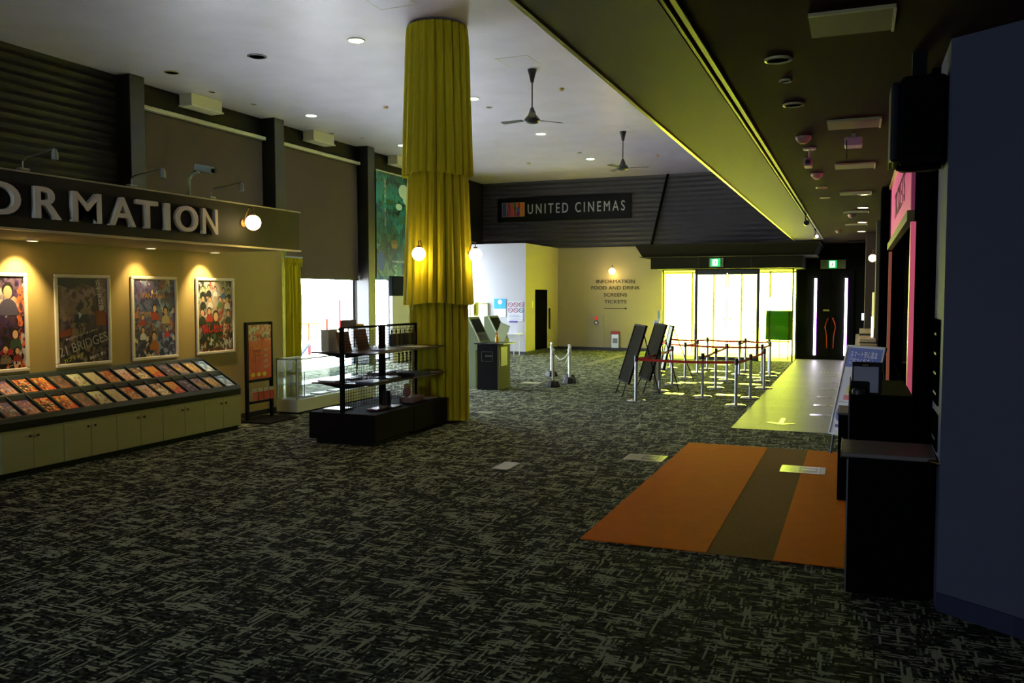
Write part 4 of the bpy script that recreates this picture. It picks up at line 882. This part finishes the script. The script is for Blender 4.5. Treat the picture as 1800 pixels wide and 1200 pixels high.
for k, y in enumerate((14.85, 16.2, 17.55, 19.1, 20.6, 22.2)):
    t = sticker(-.70, y, .62, .22, 'long white waiting-line sticker on the grey vinyl, %s from the near edge' % ['first', 'second', 'third', 'fourth', 'fifth', 'sixth'][k], z=.006, group='waiting line stickers on vinyl')
    obj('mark', MB().box(.2, .05, .002, .28, .17, .003).box(.33, .06, .002, .45, .16, .003), mat('#50504a', .4), t)
for k in range(9):
    tag(obj('floor_bar', MB().box(0, 0, 0, .03, .3, .002), mat('#d8d070', .3), loc=(-.85 + k * .085, 23.1, .006)), 'short yellow bar of the floor comb mark, %s from left' % ['first', 'second', 'third', 'fourth', 'fifth', 'sixth', 'seventh', 'eighth', 'ninth'][k], 'floor mark', 'yellow comb marks on the vinyl')
mb = MB(); mb.prism([(-.035, 0, 0), (.035, 0, 0), (.035, .62, 0), (-.035, .62, 0)], (0, 0, .002)); mb.prism([(0, 0, 0), (.02, -.07, 0), (.22, .1, 0), (.16, .14, 0)], (0, 0, .002)); mb.prism([(0, 0, 0), (-.02, -.07, 0), (-.22, .1, 0), (-.16, .14, 0)], (0, 0, .002))
tag(obj('floor_arrow', mb, GS, loc=(-1.07, 13.72, .0055)), 'white arrow sticker pointing toward the camera on the vinyl floor', 'arrow')

# ------------------------------------------------------------------ stanchions with belts
BELT = mat('#c4200c', .6, name='red_belt'); PH = .86
def stanchion_proto():
    t = thing('stanchion', 'x', 'stanchion', (0, 0, 0), group='steel belt stanchions of the queue')
    obj('base', MB().lathe([(.185, 0), (.185, .008), (.17, .018), (.05, .03), (1e-6, .03)], n=32), mat('#d8d8d8', .2, 1), t, smooth=True)
    obj('post', MB().lathe([(.03, .02), (.03, PH - .12)], n=16), mat('#b4b4b8', .38, 1), t, smooth=True)
    obj('head', MB().lathe([(.034, PH - .12), (.036, PH - .02), (.03, PH), (1e-6, PH)], n=16), mat('#35353a', .35, .6), t, smooth=True)
    return t
ST = {'A': (-2.0, 15.7), 'B': (-1.89, 16.96), 'C': (-1.82, 18.86), 'D': (-2.02, 20.4), 'E': (-1.96, 21.66), 'F': (-2.08, 22.71), 'G': (-2.71, 23.04), 'H': (-2.72, 21.89), 'I': (-2.81, 20.37), 'J': (-2.79, 18.53), 'K': (-2.79, 16.85), 'L': (-3.72, 23.19), 'M': (-3.78, 22.0), 'N': (-3.82, 20.54), 'O': (-3.82, 18.99), 'P': (-4.71, 23.17), 'Q': (-3.78, 17.5), 'R': (-3.85, 15.75), 'S': (-4.8, 21.96)}
SL = {'A': 'nearest stanchion, at the right front corner of the queue', 'B': 'second stanchion back along the right edge of the queue', 'C': 'third stanchion back along the right edge of the queue', 'D': 'fourth stanchion back along the right edge of the queue',
      'E': 'fifth stanchion back along the right edge of the queue', 'F': 'right rear corner stanchion of the queue', 'G': 'stanchion in the rear row next to the right rear corner', 'H': 'second stanchion from the rear in the lane right of centre', 'I': 'third stanchion from the rear in the lane right of centre',
      'J': 'second stanchion from the front in the lane right of centre', 'K': 'front stanchion of the lane right of centre', 'L': 'rear row stanchion in the middle of the queue', 'M': 'second from rear in the lane left of centre', 'N': 'middle stanchion of the lane left of centre',
      'O': 'third from front in the lane left of centre', 'P': 'left rear corner stanchion of the queue', 'Q': 'second stanchion from the front beside the easels', 'R': 'left front corner stanchion by the easel boards', 'S': 'stanchion on the far left beside the hand sanitizer stand'}
sp = None; SO = {}
for k, (x, y) in ST.items():
    if sp is None: sp = stanchion_proto(); o = sp
    else: o = copy_tree(sp)
    o.location = (x, y, .001); o['label'] = 'silver ' + SL[k]; SO[k] = o
def belt(a, b, over=None):
    pa = Vector((*ST[a], 0)); pb = Vector((*ST[b], 0)) if isinstance(b, str) else Vector((*b, 0)); d = (pb - pa); L = d.length; u = d.normalized(); n = Vector((-u.y, u.x, 0))
    mb = MB(); N = 10; prev = None
    for i in range(N + 1):
        s = .035 + (L - .07) * i / N; z = PH - .075 - .02 * 4 * (i / N) * (1 - i / N)
        p = u * s
        q = [mb.bm.verts.new((p.x + n.x * w_, p.y + n.y * w_, z + h)) for w_, h in ((-.002, -.024), (.002, -.024), (.002, .024), (-.002, .024))]
        if prev:
            for j in range(4): mb.bm.faces.new((prev[j], prev[(j + 1) % 4], q[(j + 1) % 4], q[j]))
        else: mb.bm.faces.new(q)
        prev = q
    mb.bm.faces.new(prev[::-1]); obj('belt', mb, BELT, SO[a])
for a, b in (('R', 'A'), ('R', 'Q'), ('Q', 'O'), ('A', 'B'), ('B', 'C'), ('K', 'J'), ('J', 'I'), ('S', 'N'), ('N', 'D'), ('D', 'E'), ('N', 'M'), ('P', 'L'), ('L', 'G'), ('G', 'F'), ('H', 'G'), ('S', 'P')): belt(a, b)

# ------------------------------------------------------------------ easels left of the queue, sanitizer stand
def easel(loc, rz, label, w_=.8, h_=1.14, z0=.28, m=None, lean=17):
    t = thing('easel_sign', label, 'easel', loc, rz, 'easels at the queue entrance')
    Mx = Matrix.Translation((0, 0, z0)) @ Matrix.Rotation(R(-lean), 4, 'X')
    obj('board', MB().box(-w_ / 2, -.02, 0, w_ / 2, .005, h_, Mx), m or mat('#6c6850', .5), t)
    fr = MB(); s = .03
    for b in ((-w_ / 2 - s, -.035, -s, w_ / 2 + s, .01, 0), (-w_ / 2 - s, -.035, h_, w_ / 2 + s, .01, h_ + s), (-w_ / 2 - s, -.035, 0, -w_ / 2, .01, h_), (w_ / 2, -.035, 0, w_ / 2 + s, .01, h_)): fr.box(*b, Mx)
    obj('frame', fr, mat('#2c2a20', .8, spec=.1), t)
    tp = Mx @ Vector((0, .03, h_ * .96)); lo = Mx @ Vector((0, .02, 0))
    for s_ in (-1, 1): obj('leg', MB().tube([(s_ * .3, -.12, 0), (s_ * .06, tp.y, tp.z)], .011, 6), BLACK, t)
    obj('leg', MB().tube([(0, .72, 0), (0, tp.y + .01, tp.z)], .011, 6), BLACK, t)
    return t
easel((-4.28, 16.55, 0), R(-62), 'large framed board on a black easel, front one nearest the camera', m=mat('#25231a', .95, spec=.03))  # board colour darkened to hold its shade
easel((-4.05, 17.35, 0), R(-62), 'large framed board on a black easel, right behind the front easel', m=mat('#2c2a1c', .95, spec=.03))  # shade on this board also put into its dark colour
easel((-4.18, 19.7, 0), R(-70), 'pale white-framed board on an easel beside the sanitizer stand', w_=.5, h_=1.0, m=mat('#c8c8b0', .5), lean=12)
single('panel_board', MB().box(-.02, 0, 0, .02, .5, .75), mat('#8c8a76', .5), (-3.95, 17.78, 0), 'low grey panel standing on the floor behind the easels', 'panel')
t = thing('sanitizer_stand', 'slim white hand sanitizer stand by the entrance glass', 'dispenser', (-4.57, 21.0, 0))
obj('base', MB().box(-.14, -.14, 0, .14, .14, .015), WHITE, t); obj('column', MB().box(-.035, -.02, .015, .035, .02, 1.62), mat('#c8ccc8', .4), t, bevel=.005)
obj('dispenser', MB().box(-.11, -.1, 1.0, .03, -.02, 1.36), mat('#b4bcc4', .4), t, bevel=.015); obj('label_plate', MB().box(-.03, -.024, 1.42, .03, -.02, 1.6), mat('#90a890', .4), t)
single('flower_bottle', MB().lathe([(.04, 0), (.04, .12), (.015, .17), (.02, .22), (1e-6, .22)]), mat('#d8c030', .3), (-4.74, 21.45, .72), 'yellow pump bottle behind the sanitizer stand', 'bottle', smooth=True)
single('side_table', MB().box(-.2, -.2, .70, .2, .2, .72).box(-.02, -.02, .02, .02, .02, .7).box(-.15, -.15, 0, .15, .15, .02), mat('#30302c', .5), (-4.74, 21.45, 0), 'small dark side table holding the yellow pump bottle', 'table')

# ------------------------------------------------------------------ right side counters
t = thing('counter_desk', 'black counter desk with ceiling reflection painted into its top, nearest on the right', 'counter', (-.05, 6.08, 0))
obj('body', MB().box(.015, 0, 0, .52, .52, .92), mat('#070708', .85, spec=.08), t, bevel=.004)
obj('top', MB().box(-.03, -.02, .92, .545, .55, .95), mat('#857b74', .3, spec=.6), t, bevel=.008)  # base raised to grey in place of the ceiling's reflection
obj('metal_edge', MB().box(-.036, -.02, .915, -.03, .58, .955), mat('#b8a848', .25, .9), t)
obj('side_strip', MB().box(.005, .0, .0, .014, .02, .9), STEEL, t)
obj('end_knob', MB().tube([(.50, -.03, .93), (.56, -.13, .93)], .014, 8), BLACKG, t, smooth=True)
t = thing('low_cabinet', 'black low cabinet with grey top standing behind the nearest counter', 'cabinet', (-.15, 8.8, 0))
obj('body', MB().box(0, 0, 0, .5, .6, .84), mat('#0a0a0b', .85, spec=.08), t, bevel=.004); obj('top', MB().box(-.01, -.01, .84, .5, .6, .86), mat('#5a5a54', .35), t)
t = thing('tall_cabinet', 'tall black cabinet on the right carrying the framed white notice', 'cabinet', (-.05, 7.2, 0))
obj('body', MB().box(.01, 0, 0, .46, 1.3, 1.22), mat('#060607', .85, spec=.08), t, bevel=.004); obj('side_panel', MB().box(0, 0, 0, .009, 1.3, 1.24), mat('#5c4654', .4), t)
t = thing('notice_holder', 'white paper in a black tabletop holder on the tall black cabinet', 'notice', (-.03, 7.25, 1.221))
obj('frame', MB().box(0, 0, 0, .22, .02, .25), BLACKG, t, bevel=.004); obj('paper', MB().box(.012, -.003, .012, .195, 0, .215), mat('#b4b2c4', .5), t)
obj('clip', MB().box(.06, -.008, .215, .14, .02, .235), BLACK, t); obj('clip_label', MB().box(.075, -.01, .222, .12, -.008, .232), mat('#8a7a28', .5), t)
obj('stand_shadow_plate', MB().prism([(0, -.01, 0), (.13, -.01, 0), (.13, -.01, .09), (.12, -.01, .1), (0, -.01, .1)], (0, .008, 0)), BLACK, t)
single('coin_tray', MB().lathe([(.05, 0), (.05, .03), (.035, .045), (1e-6, .045)]), mat('#3c3834', .4), (.02, 7.2, 1.222), 'small round dish in front of the framed notice', 'dish', smooth=True)
# A-board with blue header
t = thing('signboard', 'white leaning signboard with blue header and coloured notices by the counter', 'signboard', (-.29, 11.45, 0), R(-43))
Mx = Matrix.Translation((0, 0, .26)) @ Matrix.Rotation(R(-15), 4, 'X')
w_, h_ = .56, 1.12
obj('board', MB().box(0, -.004, 0, w_, .012, h_, Mx), mat('#c6cad2', .5), t)
fr = MB(); s = .02
for b in ((-s, -.012, -s, w_ + s, .02, 0), (-s, -.012, h_, w_ + s, .02, h_ + s), (-s, -.012, 0, 0, .02, h_), (w_, -.012, 0, w_ + s, .02, h_)): fr.box(*b, Mx)
obj('frame', fr, mat('#aab4c0', .3, .5), t)
obj('blue_header', MB().box(.02, -.007, h_ - .26, w_ - .02, -.004, h_ - .01, Mx), mat('#2c50a8', .5), t)
for nm, c, b in (('yellow_notice', '#c8c030', (.12, .52, .42, .62)), ('red_notice', '#c03838', (.10, .44, .42, .5)), ('blue_oval', '#2c4ca0', (.05, .16, .2, .36)), ('pink_text', '#c87060', (.17, .14, .42, .2)), ('blue_text', '#3858a8', (.17, .28, .42, .36)), ('text_rule', '#404048', (.04, .405, .52, .41)), ('blue_caption', '#283c88', (.06, .08, .22, .12))):
    if nm == 'blue_oval':
        mb = MB(); mb.disc(.09, .26, .055, .1, -.008); 
        for v_ in mb.bm.verts: v_.co = Mx @ v_.co
    else: mb = MB().box(b[0], -.007, b[1], b[2], -.004, b[3], Mx)
    obj(nm, mb, mat(c, .5), t)
o = text('lettering', 'スマート安心宣言\nご協力ください', mat('#dfe4f4', .5), t, .07, 0, .17, 0, depth=.002, width=.42); p = Mx @ Vector((.07, -.01, h_ - .22)); o.location = p; o.rotation_euler.x = R(-15)
for x in (.05, w_ - .05): obj('leg', MB().tube([(x, -.03, 0), (x, .02, .3)], .014, 6), mat('#404858', .4), t); obj('leg', MB().tube([(x, .48, 0), (x, .31, 1.3)], .012, 6), mat('#404858', .4), t)
# pink lit sign and opening trims
t = thing('lit_sign', 'pink backlit sign reading TICKETS above the black counter opening', 'sign', (.44, 13.45, 2.70), R(-90))
obj('face', MB().box(.06, -.02, .03, 5.2, 0, .80), mat('#e0588a', .35, emit=.42, name='pink_acrylic'), t)
fr = MB(); fr.box(0, -.06, -.06, 5.3, 0, .03); obj('lower_frame', fr, mat('#8a8040', .4), t)
obj('upper_frame', MB().box(0, -.05, .80, 5.3, 0, .85), mat('#c0a860', .35), t); obj('end_frame', MB().box(5.2, -.03, .03, 5.3, 0, .8), mat('#b04870', .4, emit=.2), t); obj('end_frame', MB().box(0, -.03, .03, .06, 0, .8), mat('#702c48', .4), t)
text('lettering', 'TICKETS', mat('#5a1030', .5), t, 1.4, .25, .32, -.021, depth=.004, width=2.6)
for i, (y, m, wd, lab) in enumerate(((8.0, mat('#e0607c', .4, emit=.55, name='pink_neon'), .07, 'tall pink glowing edge strip at the near side of the dark opening'), (13.45, mat('#c06a50', .4, emit=.3, name='orange_neon'), .05, 'thin orange glowing edge strip at the far side of the dark opening'))):
    t = thing('edge_strip', lab, 'light strip', (.405, y, 0), group='glowing edge strips of the opening')
    obj('strip', MB().box(0, 0, .4, .04, wd, 2.62), m, t); obj('backing', MB().box(0, wd, .4, .04, wd + .06, 2.62), mat('#8c8c74', .4), t)
tag(obj('service_counter', MB().box(.55, 8.5, 0, .9, 13.4, .98).box(.50, 8.45, .98, .95, 13.45, 1.02), BW), 'long black service counter running under the dark opening', 'counter')
t = thing('desk_microphone', 'dim microphone lamp with green and blue indicator inside the dark opening', 'microphone', (.75, 12.5, 1.02))
obj('stem', MB().tube([(0, 0, 0), (.02, -.02, .35), (-.05, -.05, .5)], .012, 6), DARK, t, smooth=True); obj('indicator', MB().sphere((-.02, -.07, .5), .02), mat('#30c060', .4, emit=1.0), t, smooth=True); obj('base', MB().box(-.05, -.05, 0, .05, .05, .02), BW, t)
# hanging black loudspeaker
t = thing('hanging_speaker', 'big black rounded loudspeaker hanging at upper right by the blue wall', 'loudspeaker', (.318, 5.97, 2.785)); t.scale = (1.06, 1.06, 1.06)
SP = mat('#060608', .75, spec=.15)
obj('cabinet', MB().box(-.09, 0, .03, .165, .38, .56), SP, t, bevel=.035, seg=4)
obj('side_cheek', MB().box(-.14, .02, .06, -.085, .36, .53), mat('#12151f', .6, spec=.3), t, bevel=.02, seg=3)
obj('grille', MB().box(-.07, -.01, .07, .145, .005, .52), mat('#040405', .8, spec=.1), t)
obj('horn_ring', MB().lathe([(.02, 0), (.032, 0), (.032, .04), (.02, .04), (.02, 0)], (-.115, .05, .015), n=20), mat('#a8a040', .25, .8), t, smooth=True)
obj('underside_rail', MB().tube([(-.1, .03, .02), (.0, .02, .012), (.14, .03, .02)], .018, 8), mat('#1c1410', .25, .5), t, smooth=True)
obj('bracket', MB().box(-.02, .15, .55, .06, .23, .73), BLACK, t)
# plaques on the narrow face of the blue wall
for i, (z0, z1, lab) in enumerate(((1.28, 1.84, 'tall dark menu plate with tiny text on the narrow blue wall face'), (.98, 1.22, 'small dark framed plate below the tall menu plate'))):
    t = thing('wall_plate', lab, 'plate', (.498, 6.50, z0), R(-90), group='plates on the blue wall end')
    obj('plate', MB().box(0, -.008, 0, .38, 0, z1 - z0), mat('#07080a', 1, spec=0), t)
    for k in range(4 if i == 0 else 1): obj('text_mark', MB().rect(.06, .06 + k * .13, .28 - .03 * k, .075 + k * .13, -.009), mat('#3c4248', .6), t)

# far right concession side
t = thing('concession_counter', 'cream-fronted concession counter far along the right side', 'counter', (.02, 15.5, 0))
obj('front', MB().box(0, 0, 0, .30, 7.0, 1.0), mat('#a89c70', .6), t); obj('top', MB().box(-.05, -.03, 1.0, .31, 7.05, 1.04), mat('#c8bc94', .4), t)
for k, (y, c, h, lab) in enumerate(((16.0, '#c8a878', .1, 'nearest tan tray stack on the far concession counter'), (17.2, '#d8c8a8', .14, 'second cream box on the far concession counter'), (18.5, '#b06c40', .1, 'third reddish box on the far concession counter'), (20.0, '#c8b890', .22, 'tall cream box farthest along the concession counter'))):
    t = thing('counter_box', lab, 'box', (.05, y, 1.04), group='boxes on the concession counter')
    obj('box', MB().box(0, 0, 0, .28, .35, h), mat(c, .5), t, bevel=.005); obj('dark_band', MB().box(-.003, -.003, h * .35, .283, 0, h * .55), DARK, t)
t = thing('menu_light', 'lit white and yellow vertical menu panel at the far counter', 'menu panel', (.29, 19.2, 1.1))
obj('panel', MB().box(0, 0, 0, .03, .5, .95), mat('#e8d890', .4, emit=.8), t); obj('lower_panel', MB().box(-.02, -.6, -.05, .01, 0, .45), mat('#f0ecff', .4, emit=1.2), t)
single('wall_monitor', MB().box(0, 0, 0, .06, .04, .18), mat('#c8dcf4', .4, emit=1.5), (.10, 23.5, 1.35), 'tiny lit bluish display on the brown far pillar', 'display')
globe_lamp((.34, 20.0, 2.79), R(-90), 'small glowing globe lamp far along the right wall', r=.08, out=.06, power=2)
tag(obj('lamp_pilaster', MB().box(0, 0, 0, .25, .35, 3.6), mat('#4a4438', .6), loc=(.345, 19.83, 0)), 'slim pilaster carrying the far right globe lamp', 'pilaster')

# ------------------------------------------------------------------ ceiling fixtures, high ceiling
HZ = 6.2
for k, (x, y, lab) in enumerate(((-7.77, 12.32, 'nearest lit round downlight left of the yellow column'), (-11.97, 17.0, 'lit round downlight above the second blind bay'), (-11.95, 21.3, 'lit round downlight near the film banner'), (-7.73, 16.85, 'lit downlight half hidden by the yellow column'), (-7.76, 21.16, 'lit downlight below and right of the front ceiling fan'), (-7.75, 25.59, 'farthest lit downlight on the high ceiling'))):
    t = downlight((x, y, HZ - .001), .15, True, lab, 'lit downlights on the high ceiling', warm=False)
    spot((0, 0, -.04), 22, (1, .98, .86), 110, .8, t, .1)
for k, (x, y, r, c, lab) in enumerate(((-12.11, 12.75, .14, '#8a8040', 'unlit brass reflector downlight in the upper left ceiling'), (-9.91, 12.48, .17, '#22242c', 'black round ceiling speaker left of centre'))):
    t = downlight((x, y, HZ - .001), r, False, lab, 'unlit round fittings on the high ceiling', ring='#4a4a50' if k else '#b8b070', m=mat(c, .3, .5 if k == 0 else 0))
for k, (x, y) in enumerate(((-12.48, 14.26), (-12.43, 15.53), (-12.78, 19.04), (-12.39, 19.9), (-7.74, 17.74), (-7.71, 24.36))):
    t = downlight((x, y, HZ - .001), .08, False, 'tiny unlit recessed spot %s' % ['by the first white vent box', 'right of the first white vent box', 'left of the second white vent box', 'right of the second white vent box', 'just right of the column top', 'beside the farthest lit downlight'][k], 'tiny recessed spots', m=mat('#d8d4b8', .2, .6))
for k, (x, y) in enumerate(((-5.68, 16.7), (-9.86, 16.82), (-5.68, 25.62), (-9.81, 25.62))):
    tag(obj('smoke_detector', MB().lathe([(.06, 0), (.06, -.02), (.045, -.05), (.02, -.06), (1e-6, -.06)]), mat('#c8b088', .5), loc=(x, y, HZ), smooth=True), 'round cream smoke detector on high ceiling ' + ['right of the front fan', 'left of the yellow column', 'right of the rear fan', 'farthest left near the back wall'][k], 'smoke detector', 'smoke detectors on the high ceiling')
for k, (x, y, lab) in enumerate(((-6.08, 14.2, 'square access hatch in front of the nearer ceiling fan'), (-6.62, 10.55, 'square access hatch at the top edge left of the column'), (-6.05, 20.9, 'square access hatch just left of the rear ceiling fan'))):
    t = thing('ceiling_hatch', lab, 'access hatch', (x, y, HZ), group='access hatches on the high ceiling'); q = .62
    mb = MB()
    for b in ((0, 0, q, .02), (0, q - .02, q, q), (0, 0, .02, q), (q - .02, 0, q, q)): mb.box(b[0], b[1], -.006, b[2], b[3], 0)
    obj('frame', mb, mat('#e0e0d8', .3), t); obj('panel', MB().box(.02, .02, -.003, q - .02, q - .02, 0), CEIL, t)
def fan(loc, rz, label):
    t = thing('ceiling_fan', label, 'ceiling fan', loc, rz, 'black ceiling fans'); m = mat('#101014', .4)
    obj('canopy', MB().lathe([(.085, 0), (.085, -.02), (.06, -.1), (.03, -.24), (1e-6, -.25)]), m, t, smooth=True)
    obj('rod', MB().tube([(0, 0, -.2), (0, 0, -.74)], .013), m, t, smooth=True)
    obj('cone', MB().lathe([(.02, -.70), (.035, -.72), (.09, -.88), (.12, -.90), (.12, -.90)]), m, t, smooth=True)
    obj('motor', MB().lathe([(.10, -.86), (.15, -.92), (.15, -.96), (.11, -.99), (.06, -1.0), (1e-6, -1.0)]), mat('#26262c', .3), t, smooth=True)
    for k in range(3):
        a = 2 * pi * k / 3; Mx = Matrix.Rotation(a, 4, 'Z') @ Matrix.Translation((0, 0, -.93)) @ Matrix.Rotation(R(10), 4, 'X')
        b = obj('blade', MB().prism([Mx @ Vector(p) for p in ((.2, -.035, 0), (.62, -.065, 0), (.66, -.04, 0), (.66, .04, 0), (.62, .065, 0), (.2, .045, 0))], tuple((Mx.to_3x3() @ Vector((0, 0, .008))))), mat('#2c3034', .35), t)
        obj('blade_arm', MB().box(.1, -.02, -.006, .24, .02, 0, Mx), m, b)
    return t
fan((-5.72, 15.12, HZ), R(-69), 'black three-blade ceiling fan, the nearer one'); fan((-5.69, 21.66, HZ), R(12), 'black three-blade ceiling fan, the farther one')

# ------------------------------------------------------------------ ceiling fixtures, low ceiling
LZ = 3.565
for k, y in enumerate((5.12, 8.25, 11.0, 14.0, 17.15, 20.25)):
    t = thing('ceiling_vent', 'pale rectangular vent panel on the low ceiling, %s from the camera' % ['first', 'second', 'third', 'fourth', 'fifth', 'sixth'][k], 'vent', (-.29, y, LZ), group='pale vent panels on the low ceiling')
    obj('panel', MB().box(0, 0, -.01, .45, .45, 0), mat('#706a52', .7), t); obj('rim', MB().box(.44, 0, -.02, .455, .45, 0).box(0, -.01, -.02, .45, 0, 0), mat('#b8b07c', .4), t)
for k, (y, lab) in enumerate(((14.39, 'lit warm downlight on the low ceiling, nearest of four'), (16.6, 'lit warm downlight on the low ceiling, second of four'), (19.9, 'lit warm downlight on the low ceiling, third of four'), (22.75, 'lit warm downlight on the low ceiling, farthest of four'))):
    t = downlight((.06, y, LZ - .001), .1, True, lab, 'lit downlights on the low ceiling'); spot((0, 0, -.04), 7, (1, .85, .6), 100, .7, t, .08)
for k, (y, r, lab, c) in enumerate(((6.0, .09, 'pale round cover plate on the low ceiling, nearest fitting', '#c8bc78'), (6.6, .045, 'tiny spot fitting behind the pale round cover plate', '#888050'), (7.45, .085, 'brass-ringed downlight with a dim lamp on the low ceiling', '#5a4020'), (13.3, .08, 'thin unlit ring fitting before the vents on the low ceiling', '#888060'), (14.7, .08, 'unlit ring fitting beside the nearest warm downlight', '#b8b8a0'))):
    downlight((-.52, y, LZ - .001), r, False, lab, 'unlit fittings on the low ceiling', ring='#c8c084', m=mat(c, .4))
for k, (x, y) in enumerate(((-.53, 9.0), (-.52, 11.8), (-.14, 18.0), (-.47, 22.3))):
    tag(obj('smoke_detector', MB().lathe([(.075, 0), (.075, -.02), (.06, -.045), (.03, -.07), (1e-6, -.07)]), mat('#c49a84', .5), loc=(x, y, LZ), smooth=True), 'round smoke detector on the low ceiling, %s from camera' % ['nearest', 'second', 'third', 'farthest'][k], 'smoke detector', 'smoke detectors on the low ceiling')
t = thing('ceiling_camera', 'small camera tinted pink by painted sign glow on a ceiling mount between two detectors', 'camera', (-.51, 9.75, LZ))
obj('mount', MB().lathe([(.07, 0), (.065, -.015), (.015, -.02), (.012, -.1), (1e-6, -.1)]), mat('#b89ca0', .4), t, smooth=True); obj('body', MB().box(-.05, -.12, -.2, .03, .1, -.11), mat('#b8848c', .45), t, bevel=.01); obj('lens', MB().lathe([(.025, -.12), (.025, -.15), (1e-6, -.15)], (-.01, 0, -.16), axis='y'), BLACKG, t, smooth=True)  # housing colours carry the sign's pink glow
t = thing('ceiling_projector', 'small white box unit with painted pink sign glow, hanging under the second vent panel', 'projector', (-.07, 9.0, LZ))
obj('body', MB().box(-.08, -.1, -.13, .08, .12, -.05), mat('#b89ca4', .45), t, bevel=.012); obj('stem', MB().box(-.02, 0, -.05, .02, .04, 0), mat('#8c7c80', .45), t); obj('cable', MB().tube([(-.06, -.1, -.08), (-.055, -.1, -.26)], .005, 5), BLACK, t)  # pink of the sign's light mixed into the white casing
for k, (y, lit) in enumerate(((17.0, 0), (21.0, 1))):
    t = thing('track_spotlight', 'black track spotlight on the beam rail, %s' % ['the nearer unlit one', 'the farther one that is lit'][k], 'spotlight', (-.94, y, LZ - .04), group='track spotlights on the beam rail')
    obj('adapter', MB().box(-.02, -.06, -.03, .02, .06, 0), BLACK, t); obj('stem', MB().tube([(0, 0, -.03), (0, 0, -.13)], .01, 6), BLACK, t)
    obj('head', MB().lathe([(.045, -.08), (.055, .02), (.05, .07), (1e-6, .08)], (.02, 0, -.18), axis='y'), BLACKG, t, smooth=True)
    if lit: obj('lens', MB().sphere((.04, -.09, -.18), .035), LAMPW, t, smooth=True)
tag(obj('ceiling_grille', MB().box(0, 0, -.03, .45, .4, 0), BLACK, loc=(-.3, 26.6, LZ)), 'black grille box on the low ceiling near the dark door', 'grille')
